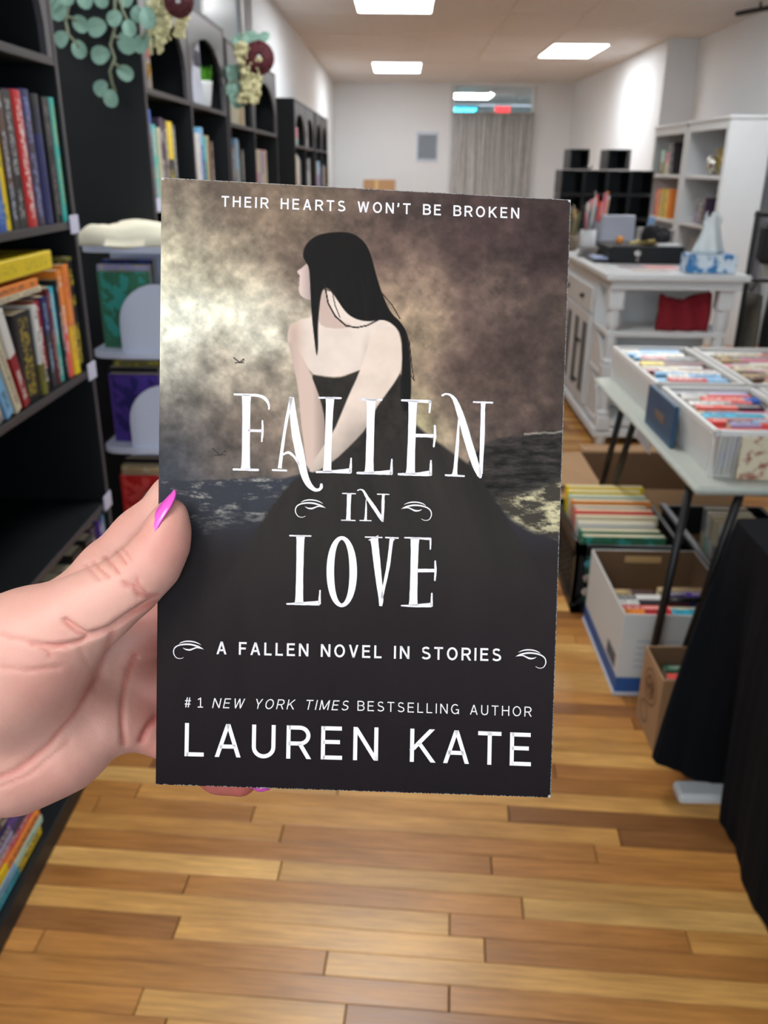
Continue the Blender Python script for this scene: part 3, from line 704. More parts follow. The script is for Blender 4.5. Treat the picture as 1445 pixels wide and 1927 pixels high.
# ================================================================== room shell
XL, XR, XRN, YF, YB, HC = -1.22, 3.03, 3.38, 16.8, -3.0, 2.9
mb = MB(); mb.box(XL-.1, XRN+.1, YB, YF+6, -.06, -.012); floor = struct('floor', mb, M('floor_gaps', S(60,38,22), .8, .2))
t = NT('oak_strip'); oi = t.n('ObjectInfo'); ge = t.n('NewGeometry')
tc = t.n('TexCoord'); off = t.n('VectorMath', operation='ADD'); t.l(tc.outputs['Object'], off.inputs[0])
cmb = t.n('CombineXYZ'); t.l(t.math('MULTIPLY', oi.outputs['Random'], 37), cmb.inputs[0]); t.l(t.math('MULTIPLY', oi.outputs['Random'], 91), cmb.inputs[1]); t.l(cmb.outputs[0], off.inputs[1])
mp = t.n('Mapping'); mp.inputs['Scale'].default_value = (2.2, 34, 10); t.l(off.outputs[0], mp.inputs['Vector'])
g1 = t.noise(3.0, vec=mp.outputs['Vector'], detail=6, rough=.65)
mp2 = t.n('Mapping'); mp2.inputs['Scale'].default_value = (1.5, 6, 3); t.l(off.outputs[0], mp2.inputs['Vector'])
g2 = t.noise(2.2, vec=mp2.outputs['Vector'], detail=3)
ramp = t.n('ValToRGB'); ramp.color_ramp.elements[0].position = .32; ramp.color_ramp.elements[1].position = .68; ramp.color_ramp.elements[0].color = (.70,.66,.62,1); ramp.color_ramp.elements[1].color = (1.12,1.1,1.05,1)
t.l(g1, ramp.inputs[0])
r2 = t.n('ValToRGB'); r2.color_ramp.elements[0].position = .35; r2.color_ramp.elements[1].position = .62; r2.color_ramp.elements[0].color = (.80,.76,.72,1); r2.color_ramp.elements[1].color = (1.05,1.05,1.05,1); t.l(g2, r2.inputs[0])
t.color(t.mix(1.0, t.mix(1.0, oi.outputs['Color'], ramp.outputs[0], 'MULTIPLY'), r2.outputs[0], 'MULTIPLY'))
t.set(rough=t.math('MULTIPLY_ADD', g1, .18, .24), spec=.5); t.bump(g1, .12, .0006); m_oak = t.m
TONES = [S(216,164,92), S(198,144,76), S(184,126,64), S(226,178,106), S(166,112,58), S(206,152,82), S(192,134,68), S(150,100,54)]
ANG = math.radians(-3.4); RW = .0585; ca_, sa_ = math.cos(ANG), math.sin(ANG)
mbp = MB(); mbp.bbox(-.5, .5, -.5, .5, -.012, 0, .0012); 
base_planks = {}
def plank_mesh(L):
    k = round(L*20)/20
    if k not in base_planks:
        mb = MB(); mb.bbox(-k/2+.0005, k/2-.0005, -RW/2+.0007, RW/2-.0007, -.011, 0, .0011); base_planks[k] = mb.mesh('plank', m_oak)
    return base_planks[k], k
cnt = 0; far = MB(); farv = []
prng = random.Random(3)
row = 0
while True:
    yr = .95 + row*RW; row += 1
    if yr > YF+2: break
    x = XL-.1 - prng.random()*.7
    near = yr < 4.6
    while x < XRN+.1:
        L = round((.35 + prng.random()*.85)*20)/20; xc = x+L/2; x += L
        vis = near and xc+L/2 > -1.0 and xc-L/2 < 1.25
        wx, wy = xc*ca_-yr*sa_*0, yr + xc*sa_
        tone = prng.choice(TONES); v = .86+.24*prng.random(); c = tuple(q*v for q in tone)
        if vis and cnt < 300 and abs(xc) < 1.7:
            me, k = plank_mesh(L); o = link('plank', me, floor, (xc, wy, 0)); o.rotation_euler.z = ANG; o.color = (*c, 1); cnt += 1
        else:
            n = len(far.v); R = Matrix.Translation((xc, wy, 0)) @ Matrix.Rotation(ANG, 4, 'Z')
            far.bbox(-L/2+.0005, L/2-.0005, -RW/2+.0007, RW/2-.0007, -.011, 0, .0011, R); farv += [c]*(len(far.v)-n)
t = NT('oak_strip_far'); vc = t.n('VertexColor'); vc.layer_name = 'tone'; mpv = t.scaled((2.2, 34, 10)); gg = t.noise(3, vec=mpv, detail=5)
rr = t.n('ValToRGB'); rr.color_ramp.elements[0].position = .32; rr.color_ramp.elements[1].position = .68; rr.color_ramp.elements[0].color = (.6,.55,.5,1); rr.color_ramp.elements[1].color = (1.08,1.06,1.02,1); t.l(gg, rr.inputs[0])
t.color(t.mix(1.0, vc.outputs['Color'], rr.outputs[0], 'MULTIPLY')); t.set(rough=.3, spec=.5)
me = far.mesh('plank', t.m); ca = me.color_attributes.new('tone', 'FLOAT_COLOR', 'POINT'); ca.data.foreach_set('color', np.array([(*c, 1) for c in farv], np.float32).ravel())
tag(link('plank', me, floor), kind='stuff')

mb = MB(); mb.box(XL-.1, XL, YB, YF, 0, HC); struct('wall_left', mb, m_wall)
YP = 11.07
mb = MB(); mb.box(XRN, XRN+.1, YB, YP, 0, HC); struct('wall_right', mb, m_wall)
mb = MB(); mb.box(XR, XRN+.1, YP, YF, 0, HC); struct('wall_right_far', mb, m_wall)
DX0, DX1, DH = .93, 2.32, 2.86
mb = MB(); mb.box(XL-.1, DX0, YF, YF+.12, 0, HC); mb.box(DX1, XRN+.1, YF, YF+.12, 0, HC); mb.box(DX0, DX1, YF, YF+.12, DH, HC); struct('wall_back', mb, m_wall)
mb = MB(); mb.box(XL-.1, XRN+.1, YB-.1, YB, 0, .45); mb.box(XL-.1, XRN+.1, YB-.1, YB, 2.75, HC); mb.box(XL-.1, -.95, YB-.1, YB, .45, 2.75); mb.box(3.0, XRN+.1, YB-.1, YB, .45, 2.75); struct('wall_front', mb, m_wall)
mb = MB()
for x in (-.95, .35, 1.65, 2.95): mb.bbox(x, x+.05, YB-.08, YB-.02, .45, 2.75)
struct('window_1', mb, m_white)
mb = MB(); mb.bbox(XL, XL+.015, YB, YF, 0, .12); struct('baseboard_left', mb, m_white)
mb = MB(); mb.bbox(XL, DX0-.08, YF-.015, YF, 0, .12); struct('baseboard_back', mb, m_white)
mb = MB(); mb.bbox(XRN-.015, XRN, YB, YP, 0, .12); struct('baseboard_right', mb, m_white)
mb = MB(); mb.bbox(DX0-.07, DX0, YF-.02, YF+.02, 0, DH); mb.bbox(DX1, DX1+.07, YF-.02, YF+.02, 0, DH); struct('trim_1', mb, m_white)
# room seen above the curtain
mb = MB(); mb.box(XL, XRN, YF+5.9, YF+6, 0, HC); mb.box(XL-.1, XL, YF+.12, YF+6, 0, HC); mb.box(XRN, XRN+.1, YF+.12, YF+6, 0, HC); struct('wall_rear_room', mb, M('rear_room_wall', S(214,226,230), .85, .04))
mb = MB(); mb.box(XL-.1, XRN+.1, YB-.1, YF+6, HC+.03, HC+.1); ceiling = struct('ceiling', mb, m_ceil)
# ceiling tiles and the bars between them
colX = [XL-.02, -.48, .30, 1.03, 1.78, 2.52, XRN+.02]; LIT = {(1,0), (1,4), (1,-4), (0,-7), (4,3), (4,-1)}
COFF = [0,0,0,0,-.75,0]; TP = 1.4; lights = []
for ci in range(6):
    x0, x1 = colX[ci], colX[ci+1]
    for rj in range(-9, 11):
        y0 = 8.1 + TP*rj + COFF[ci]; y1 = y0+TP
        if y1 > YF+4.2 or y0 < YB-1: continue
        lit = (ci, rj) in LIT
        if lit: lights.append((x0, x1, y0, y1)); continue
        mb = MB(); mb.bbox(x0+.012, x1-.012, y0+.012, y1-.012, HC-.003+.004*prng.random(), HC+.02, .004)
        part('ceiling_tile', mb, m_ceil, ceiling)
mbs = MB()
for x in colX[1:-1]: mbs.bbox(x-.012, x+.012, YB, YF, HC-.006, HC+.006, .002)
part('grid_bar', mbs, m_grid, ceiling)
mbs = MB()
for ci in range(6):
    for rj in range(-9, 7):
        y = 8.1+TP*rj+COFF[ci]
        if YB < y < YF: mbs.bbox(colX[ci]+.012, colX[ci+1]-.012, y-.012, y+.012, HC-.006, HC+.006, .002)
part('cross_bar', mbs, m_grid, ceiling)
m_panel = EM('lit_diffuser', (.97, .985, 1.0), PANEL_EMIT)
PL = {(1,0): 'flush ceiling light panel nearest the camera of the three in view, cut by top edge', (1,4): 'small flush ceiling light panel close to the back wall', (4,3): 'flush ceiling light panel at the right, above the black cubes'}
for i, (x0, x1, y0, y1) in enumerate(lights):
    lab = 'unseen ceiling panel added for light ' + ('over the space between the black bookcases and the table' if x0 < 0 and y0 > 2 else 'over the near left corner behind the camera' if x0 < -1 else 'over the white counter, just above the top edge' if x0 > 1 else 'over the aisle')  # panels out of view, added to light the room and the hand
    if abs(x0+.48) < .01 and abs(y0-8.1) < .1: lab = PL[(1,0)]
    elif abs(x0+.48) < .01 and y0 > 13: lab = PL[(1,4)]
    elif x0 > 1.5 and y0 > 11: lab = PL[(4,3)]
    e = empty('ceiling_light', ((x0+x1)/2, (y0+y1)/2, HC), lab, 'light', 'ceiling light panels')
    mb = MB(); mb.bbox(x0+.012, x1-.012, y0+.012, y0+.045, HC-.012, HC+.03); mb.bbox(x0+.012, x1-.012, y1-.045, y1-.012, HC-.012, HC+.03); mb.bbox(x0+.012, x0+.04, y0+.045, y1-.045, HC-.012, HC+.03); mb.bbox(x1-.04, x1-.012, y0+.045, y1-.045, HC-.012, HC+.03)
    part('light_frame', mb, m_white, e)
    mb = MB(); mb.box(x0+.04, x1-.04, y0+.045, y1-.045, HC-.004, HC+.02); part('diffuser', mb, m_panel, e)
# rear-room light, signs
e = empty('rear_room_light', (1.5, 19.8, HC), 'ceiling light seen over the curtain in the room behind', 'light')
mb = MB(); mb.box(1.05, 1.85, 19.2, 20.4, HC-.01, HC+.02); part('diffuser', mb, EM('rear_diffuser', (.85,.95,1.0), 30), e)
e = empty('neon_sign', (1.22, 18.3, 2.52), 'glowing cyan sign over the curtain, at its left end', 'sign')
mb = MB(); mb.bbox(.92, 1.48, 18.31, 18.34, 2.47, 2.64); part('sign_plate', mb, M('cyan_plate', S(90,200,225), .4), e)
mb = MB(); mb.tube([(.96+.48*k/24, 18.295, 2.55+.03*math.sin(k*1.7)) for k in range(25)], .012); mb.blob((1.0,18.29,2.55), .045); part('neon_tube', mb, EM('cyan_neon', (.12,.85,1.0), 5), e)
e = empty('exit_sign', (2.02, 19.0, 2.55), 'red glowing exit sign over the curtain in the room behind', 'sign')
mb = MB(); mb.bbox(1.86, 2.2, 19.0, 19.05, 2.52, 2.68); part('sign_housing', mb, m_white, e)
mb = MB(); mb.bbox(1.88, 2.18, 18.985, 18.999, 2.54, 2.66); part('sign_face', mb, EM('red_sign_glow', (1.0, .09, .10), 1.6), e)
# curtain
e = empty('grey_curtain', (1.62, YF-.08, 0), 'grey crushed-velvet curtain filling the doorway of the back wall', 'curtain')
for s, (a, b) in enumerate(((DX0-.02, 1.68), (1.66, DX1+.02))):
    mb = MB(); N = 90; vs = []
    for k in range(N+1):
        u = k/N; x = a+(b-a)*u; y = YF-.10+.035*math.sin(u*58+s*2)+.018*math.sin(u*23+1.3*s)
        for j in range(7):
            z = 2.37*(1-j/6)+.03; vs.append((x+.01*math.sin(j*1.1+u*9), y*(1)+.012*math.sin(j*.9+u*31), z))
    mb.add(vs, [(k*7+j, k*7+j+1, (k+1)*7+j+1, (k+1)*7+j) for k in range(N) for j in range(6)])
    t = NT('crushed_velvet'); nz = t.noise(7, vec=t.scaled((2.5,2.5,.8)), detail=6, rough=.7); t.color(t.mix(nz, S(140,141,143), S(238,238,236))); t.set(rough=.6, sheen=.4)
    o = part('curtain_panel', mb, t.m, e, True); so = o.modifiers.new('thick', 'SOLIDIFY'); so.thickness = .006
mb = MB(); mb.tube([(DX0-.04, YF-.10, 2.41), (DX1+.04, YF-.10, 2.41)], .014); part('curtain_rod', mb, m_silver, e)
# wall vent
e = empty('wall_vent', (.46, YF, 1.84), 'grey louvred vent grille on the back wall left of the curtain', 'vent')
mb = MB(); mb.bbox(.27, .66, YF-.02, YF, 1.60, 2.10); mb2 = MB(); mb2.box(.30, .63, YF-.024, YF-.02, 1.65, 2.05)
part('vent_frame', mb, M('vent_frame_paint', S(206,218,232), .5), e); part('vent_back', mb2, M('vent_dark', S(110,122,134), .7), e)
for k in range(12): mb = MB(); mb.bbox(.306+.027*k, .318+.027*k, YF-.034, YF-.02, 1.655, 2.045, .002); part('slat', mb, M('vent_slat', S(176,188,198), .5) if k == 0 else bpy.data.materials['vent_slat'], e)
# track bar top right
mb = MB(); mb.tube([at_z(1386,26,2.84), at_z(1480,8,2.84)], .022, 8); o = solo('track_light_bar', mb, m_metalblk, at_z(1430,17,2.84), 'black bar under the ceiling in the top right corner', 'bar')
mb = MB(); mb.tube([at_z(1430,17,2.84), at_z(1430,17,2.84)+Vector((0,0,.06))], .012, 8); part('stem', mb, m_metalblk, o)

# ================================================================== books
def book_mats(nm, rough):
    t = NT(nm); oi = t.n('ObjectInfo'); c2 = t.n('Attribute', attribute_type='OBJECT', attribute_name='["second"]'); ink = t.n('Attribute', attribute_type='OBJECT', attribute_name='["ink"]')
    sp = t.n('Attribute', attribute_type='OBJECT', attribute_name='["split"]')
    tc = t.n('TexCoord'); sx = t.n('SeparateXYZ'); t.l(tc.outputs['Object'], sx.inputs[0]); X, Y, Z = sx.outputs
    rnd = oi.outputs['Random']
    base = t.mix(t.math('GREATER_THAN', Z, sp.outputs['Fac']), oi.outputs['Color'], c2.outputs['Color'])
    # printed marks on the spine: broken runs of small strokes
    v = t.n('CombineXYZ'); t.l(t.math('MULTIPLY', Y, 7), v.inputs[0]); t.l(t.math('MULTIPLY', Z, 34), v.inputs[1]); t.l(t.math('MULTIPLY', rnd, 90), v.inputs[2])
    n1 = t.noise(1.0, vec=v.outputs[0], detail=1)
    v2 = t.n('CombineXYZ'); t.l(t.math('MULTIPLY', Z, 4.5), v2.inputs[1]); t.l(t.math('MULTIPLY', rnd, 57), v2.inputs[2])
    n2 = t.noise(1.0, vec=v2.outputs[0], detail=0)
    m = t.math('MULTIPLY', t.math('GREATER_THAN', n1, .50), t.math('LESS_THAN', t.math('ABSOLUTE', Y), .24))
    m = t.math('MULTIPLY', m, t.math('GREATER_THAN', n2, .40)); m = t.math('MULTIPLY', m, t.math('GREATER_THAN', Z, .07)); m = t.math('MULTIPLY', m, t.math('LESS_THAN', Z, .94))
    m = t.math('MULTIPLY', m, t.math('GREATER_THAN', X, -.02))
    base = t.mix(t.math('MULTIPLY', m, .8), base, ink.outputs['Color'])
    # cover picture: blotches of the second colour and the ink on the two faces
    nf = t.noise(4, vec=t.scaled((1, .1, 1.4)), detail=4); vv = t.n('VectorMath', operation='ADD')
    face = t.math('MULTIPLY', t.math('LESS_THAN', X, -.06), t.math('GREATER_THAN', t.math('ABSOLUTE', Y), .4))
    base = t.mix(t.math('MULTIPLY', face, t.math('MULTIPLY', t.math('GREATER_THAN', nf, .52), .75)), base, c2.outputs['Color'])
    t.color(base); t.set(rough=rough, spec=.45); return t.m
m_bookcov = book_mats('printed_cover', .35)
# unit book: spine face at x=0 looking +x, depth towards -x, thickness on y, height on z
def unit_book(hard):
    mb = MB(); c = .07; r = .045 if hard else .012; n = 4
    out = [(-1, -.5), (-.03, -.5)] + [(-.03+ .03*math.sin(PI*k/(2*n)) if k <= n else 0, 0) for k in range(0)]
    arc = [( -.035 + .035*math.cos(a)*1.0, .5*math.sin(a)) for a in [(-PI/2+PI*k/6) for k in range(7)]] if hard else [(-.01,-.5),(0,-.42),(0,0),(0,.42),(-.01,.5)]
    outer = [(-1,-.5)] + arc + [(-1,.5)]; inner = [(-1,-.5+c)] + [(x-.02-.01, y*(1-2*c)) for x, y in arc] + [(-1,.5-c)]
    k = len(outer); vs = [(x,y,z) for z in (0,1) for x,y in outer] + [(x,y,z) for z in (0,1) for x,y in inner]
    for i in range(k-1):
        mb.f += [(i,i+1,k+i+1,k+i), (2*k+i,3*k+i,3*k+i+1,2*k+i+1), (i,2*k+i,2*k+i+1,i+1), (k+i,k+i+1,3*k+i+1,3*k+i)]
    mb.f += [(0,k,3*k,2*k), (k-1,3*k-1,4*k-1,2*k-1)]; mb.v = vs
    cov = mb.mesh('book', m_bookcov); pg = MB(); z = .018 if hard else .002
    pg.box(-1+(.03 if hard else .004), -.03, -.5+c*.9, .5-c*.9, z, 1-z); return cov, pg.mesh('pages', m_page)
UB = {True: unit_book(True), False: unit_book(False)}
def lum(c): return .2126*c[0]+.7152*c[1]+.0722*c[2]
def book(w, h, d, col, label, group=None, ink=None, second=None, split=2.0, hard=False, M_=None, loc=(0,0,0)):
    cov, pg = UB[hard]; o = link('book', cov); p = link('pages', pg, o); o.color = (*col, 1)
    if ink is None: ink = (.75,.72,.66) if lum(col) < .3 else (.04,.04,.05)
    o['ink'] = [float(q) for q in ink]; o['second'] = [float(q) for q in (second or col)]; o['split'] = float(split)
    tag(o, label, 'book', group)
    R = (M_ or Matrix.Identity(4)); o.matrix_world = Matrix.Translation(loc) @ R @ Matrix.Diagonal((d, w, h, 1)); return o
C = {'black':S(22,22,25),'charcoal':S(46,46,50),'red':S(200,36,36),'crimson':S(150,24,34),'coral':S(236,92,84),'navy':S(28,34,92),'blue':S(44,92,178),'sky blue':S(120,180,222),
 'teal':S(66,178,168),'green':S(62,122,92),'yellow':S(236,206,20),'orange':S(238,140,52),'purple':S(84,58,150),'white':S(224,222,216),'cream':S(216,204,172),'grey':S(128,130,134),
 'brown':S(84,58,44),'plum':S(58,42,66),'pink':S(226,140,158),'tan':S(192,164,118),'maroon':S(104,30,34),'olive':S(122,118,50),'cyan':S(60,188,216),'magenta':S(214,40,120),'lavender':S(176,168,206),'mint':S(170,214,200)}
ORD = ['first','second','third','fourth','fifth','sixth','seventh','eighth','ninth','tenth','eleventh','twelfth','thirteenth','fourteenth','fifteenth','sixteenth','seventeenth','eighteenth','nineteenth','twentieth']
def row_left(spec, ystart, h0, X, where, group, step=-1, side='right', gap=.001):
    """row of books with spines to +x. spec: (colour, thick, height, ink, second, split, hard, lean)"""
    y = ystart
    for i, s in enumerate(spec):
        s = list(s) + [None]*(8-len(s)); cn, w, h, ink, sec, spl, hard, lean = s
        yc = y + step*w/2; y += step*(w+gap); R = Matrix.Identity(4)
        if lean: R = Matrix.Rotation(lean, 4, 'X'); 
        o = book(w, h, .18+.02*random.random(), C[cn], f"{cn} book, {ORD[i]} from the {side} {where}", group, ink, C.get(sec) if sec else None, spl if spl is not None else 2.0, bool(hard), R, (X-.006-.012*random.random(), yc, h0+.0005+(abs(math.sin(lean))*w/2 if lean else 0)))
    return y

# ================================================================== black bookcases along the left wall
def arch_panel(y0, y1, z0, z1, X0, X1, rise=.20, marg=.035, N=14):
    """fascia over one bay with an arched opening"""
    mb = MB(); a, b = y0+marg, y1-marg; yc = (a+b)/2; hw = (b-a)/2; zs = z1-.075-rise; vs = []
    P = [(a, z0)] + [(yc-hw*math.cos(PI*k/N), zs+rise*math.sin(PI*k/N)) for k in range(N+1)] + [(b, z0)]
    Q = [(y0, z0)] + [((y0 if k < N*.25 else y1 if k > N*.75 else yc-hw*1.0*math.cos(PI*k/N)*1.15), z1 if N*.25 <= k <= N*.75 else zs+rise*math.sin(PI*k/N)+.0) for k in range(N+1)] + [(y1, z0)]
    Q = [(min(max(q[0], y0), y1), min(q[1], z1)) for q in Q]
    n = len(P)
    for X in (X0, X1): vs += [(X, *p) for p in P] + [(X, *q) for q in Q]
    kk = lambda l, i, o: l*2*n + o*n + i
    for i in range(n-1):
        mb.f += [(kk(1,i,0),kk(1,i+1,0),kk(1,i+1,1),kk(1,i,1)), (kk(0,i,0),kk(0,i,1),kk(0,i+1,1),kk(0,i+1,0)), (kk(0,i,0),kk(0,i+1,0),kk(1,i+1,0),kk(1,i,0))]
    # corners left between the fan and the square top
    i1 = 1+int(math.ceil(N*.25)); i0 = i1-1; j0 = 1+int(math.floor(N*.75)); j1 = j0+1
    base = len(vs); vs += [(X0,y0,z1),(X1,y0,z1),(X0,y1,z1),(X1,y1,z1)]
    mb.f += [(kk(1,i0,1), kk(1,i1,1), base+1), (kk(0,i0,1), base, kk(0,i1,1)), (kk(1,j1,1), base+3, kk(1,j0,1)), (kk(0,j1,1), kk(0,j0,1), base+2)]
    mb.v = vs; return mb
XF = -.857
def bookcase(ys, label, shelves=(1.74,1.36,.97,.577,.25,.06), top=2.10, X0=None, X1=XF, arch=True, skip=()):
    X0 = X0 if X0 is not None else X1-.33
    e = empty('bookcase', (X0+.16, (ys[0]+ys[-1])/2, 0), label, 'bookcase', 'black bookcases along the left wall'); T = .02
    for k, y in enumerate(ys):
        w = T; mb = MB(); y0 = y if k == 0 else (y-w if k == len(ys)-1 else y-w/2)
        mb.bbox(X0, X1-.002, y0, y0+w, 0, top-T if 0<k<len(ys)-1 else top-T, .001); p = part('side_panel', mb, m_black, e)
        mb = MB(); mb.bbox(X1-.002, X1+.001, y0, y0+w, 0, top, .0008); part('lit_edge_strip', mb, m_blacklit, p)
    mb = MB(); mb.bbox(X0, X1, ys[0], ys[-1], top-T, top, .001); part('top_panel', mb, m_black, e)
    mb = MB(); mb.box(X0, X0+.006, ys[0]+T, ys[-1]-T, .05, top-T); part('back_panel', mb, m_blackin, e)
    for a, b in zip(ys[:-1], ys[1:]):
        a2 = a+T if a == ys[0] else a+T/2; b2 = b-T if b == ys[-1] else b-T/2
        for h in shelves:
            if (h, a) in skip: continue
            mb = MB(); mb.bbox(X0+.006, X1-.002, a2, b2, h-.018, h, .0008); p = part('shelf', mb, m_black, e)
            mb = MB(); mb.bbox(X1-.002, X1, a2, b2, h-.018, h, .0006); part('lit_edge_strip', mb, m_blacklit, p)
        mb = MB(); mb.bbox(X0+.006, X1-.004, a2, b2, 0, .042, .001); part('plinth', mb, m_black, e)
        if arch: part('arch_panel', arch_panel(a2, b2, shelves[0], top-T, X1-.017, X1-.001), M('black_fascia', S(78,76,80), .38, .06) if 'black_fascia' not in bpy.data.materials else bpy.data.materials['black_fascia'], e)
    return e
B1 = bookcase((.75,1.55,2.35), 'near black bookcase at the left edge, its shelves full of books')
B2 = bookcase((3.12,3.80,4.57), 'black arched bookcase with leaf garland, second from the camera')
B3 = bookcase((4.62,5.40,6.36), 'black arched bookcase with dark rose garland, third from the camera', top=2.07, shelves=(1.70,1.33,.95,.56,.06))
B4 = bookcase((7.42,8.25,9.08), 'black arched bookcase, fourth from the camera, plain side in view', top=2.0, shelves=(1.66,1.30,.93,.55,.06))
B5 = bookcase((9.22,9.95,10.7), 'black arched bookcase farthest down the left wall', top=2.0, shelves=(1.66,1.30,.93,.55,.06))
m_tagm = m_tag
def shelf_card(y, h, e, dy=.06, hh=.046):
    mb = MB(); mb.bbox(XF+.002, XF+.005, y-dy, y, h-.03, h-.03+hh, .0005); part('shelf_label_card', mb, m_tag, e, label='white label card at the shelf edge')
for y, h in ((2.355,1.36),(2.355,.972),(2.355,.582)): shelf_card(y, h, B1)
shelf_card(3.20, 1.375, B2)

WH = (.80,.80,.76); GD = S(196,160,60); YL = S(232,206,40)
row_left([('teal',.036,.290,S(170,190,120),'teal',2,True),('black',.046,.288,S(110,100,96)),('navy',.050,.292,S(30,40,96),'black',.7,True),('plum',.056,.298,S(130,140,190),'navy',.80,True),('red',.050,.292,WH,'red',2,True),
          ('black',.048,.290,S(170,170,168)),('charcoal',.036,.285,S(170,176,190),'brown',.3),('yellow',.038,.262,S(40,110,70)),('blue',.044,.215,S(120,160,220)),('charcoal',.05,.28),('crimson',.045,.27),('white',.04,.26),('black',.05,.29)],
         2.322, 1.36, XF, 'on the top filled shelf of the near bookcase', 'books on the near bookcase')
GB = 'books on the near bookcase'
yy = row_left([('black',.042,.300,YL,'olive',.97),('yellow',.040,.285,S(210,60,50),'orange',.45),('coral',.036,.275,WH,'orange',.5),('black',.018,.255),('teal',.032,.240,WH,'cyan',.5),('maroon',.022,.240,S(210,150,150)),('charcoal',.036,.225,S(150,170,200),'navy',.6),
          ('black',.040,.220,WH,'crimson',.25),('olive',.026,.215,S(20,20,20),'white',.35),('black',.10,.208,S(170,150,40))], 2.322, .972, XF, 'on the second filled shelf of the near bookcase', GB)
for i, (cn, w, h, a, sec) in enumerate([('crimson',.034,.235,.30,'white'),('cream',.03,.225,.33,'cream'),('sky blue',.036,.225,.36,'lavender'),('grey',.03,.2,.36,'magenta'),('white',.035,.21,.38,'white'),('black',.035,.21,.38,'black')]):
    lean = Matrix.Rotation(a, 4, 'X'); y0 = yy+.02-.046*i
    book(w, h, .16, C[cn], f"{cn} book leaning at the left, {ORD[i]} from the upright ones, second filled shelf", GB, None, C[sec], .55, False, lean, (XF-.004, y0-.03-.0, .972+math.sin(a)*w/2+.001))
flat = lambda: Matrix(((1,0,0,0),(0,0,1,0),(0,1,0,0),(0,0,0,1)))   # thickness up, height along y
book(.014, .26, .19, C['cream'], 'cream page edges of a book lying flat on the short books, lowest of three', GB, None, None, 2, False, flat(), (XF-.012, 1.835, .972+.247-.0))
book(.020, .28, .19, C['orange'], 'thin orange book lying flat on top of the short books', GB, None, None, 2, False, flat(), (XF-.012, 1.80, 1.2355))
book(.044, .42, .20, C['yellow'], 'thick yellow book lying flat, topmost on the second filled shelf', GB, S(200,180,20), C['olive'], .99, False, flat(), (XF-.010, 1.76, 1.2785))
row_left([('sky blue',.030,.285,WH,'blue',2),('purple',.030,.285,WH,'purple',2),('charcoal',.05,.280,WH,'plum',.5),('black',.06,.272,S(170,150,150)),('black',.08,.262,S(170,170,90)),('green',.07,.24),('black',.06,.25)], 2.322, .25, XF, 'on the low shelf of the near bookcase', GB)
mb = MB(); mb.bbox(XF+.0015, -.792, .75, 2.345, 0, .055, .003); part('base_board', mb, m_black, B1)
z = .0605
for i, (cn, w, L, sec, spl) in enumerate([('cyan',.030,.30,'yellow',.6),('sky blue',.020,.29,'mint',.5),('yellow',.026,.28,'orange',.4),('coral',.028,.29,'magenta',.5),('lavender',.02,.27,'navy',.5),('navy',.026,.29,'purple',.5),('plum',.024,.28,'brown',.5),('charcoal',.030,.30,'white',.5),('white',.026,.27,'cream',.5)]):
    book(w, L, .20, C[cn], f"{cn} book lying flat, {ORD[i]} from the bottom of the floor-level stack", GB, None, C[sec], spl, False, flat(), (-.800-.008*random.random(), 1.535-L-.012*random.random(), z+w/2)); z += w+.0008
row_left([('black',.06,.25),('grey',.05,.24),('black',.05,.26),('maroon',.05,.25),('navy',.05,.25)], 1.20, .06, XF, 'on the bottom shelf of the near bookcase', GB)

# second bookcase
G2_ = 'books in the second bookcase'
row_left([('navy',.06,.315,S(180,150,80),'blue',.75),('coral',.06,.270,S(240,200,190),'teal',.0),('cream',.03,.262),('plum',.05,.295),('brown',.05,.29),('black',.08,.288,YL,'yellow',.55),('charcoal',.05,.28)], 3.15, 1.36, XF, 'in the front bay of the second bookcase', G2_, 1, 'left')
row_left([('maroon',.05,.300,S(180,120,110),'maroon',2),('white',.08,.265,S(160,170,200)),('blue',.07,.290,S(170,200,230),'sky blue',.75),('green',.05,.255,WH,'teal',.6),('tan',.10,.262,S(160,120,60)),('brown',.05,.24)], 3.83, 1.36, XF, 'in the back bay of the second bookcase', G2_, 1, 'left')
G3_ = 'books in the third bookcase'
row_left([('plum',.06,.27),('charcoal',.06,.27),('grey',.09,.30,S(190,200,210),'sky blue',.5),('mint',.08,.29,WH,'grey',.7),('black',.08,.25)], 4.66, 1.33, XF, 'in the front bay of the third bookcase', G3_, 1, 'left')
row_left([('pink',.08,.26,S(200,190,190),'cream',.5),('cream',.08,.255,None,'pink',.6),('lavender',.08,.262,None,'cream',.5),('cream',.08,.25,None,'lavender',.5),('tan',.08,.262,None,'pink',.6),('cream',.07,.26)], 5.46, 1.33, XF, 'in the back bay of the third bookcase', G3_, 1, 'left')
G4_ = 'books in the far bookcases'
row_left([('cream',.12,.28),('pink',.10,.29,None,'white',.4),('white',.10,.27),('charcoal',.1,.25)], 7.5, 1.30, XF, 'in the front bay of the fourth bookcase', G4_, 1, 'left')
row_left([('charcoal',.12,.27,WH),('grey',.12,.27,WH,'charcoal',.6),('white',.10,.26,None,'grey',.5),('black',.1,.27)], 8.3, 1.30, XF, 'in the back bay of the fourth bookcase', G4_, 1, 'left')
row_left([('tan',.16,.25),('orange',.10,.23,None,'cream',.5),('blue',.14,.25,None,'sky blue',.5),('navy',.1,.2)], 9.3, 1.30, XF, 'in the front bay of the farthest bookcase', G4_, 1, 'left')
row_left([('blue',.14,.22),('charcoal',.14,.22),('tan',.12,.2)], 10.0, 1.30, XF, 'in the back bay of the farthest bookcase', G4_, 1, 'left')
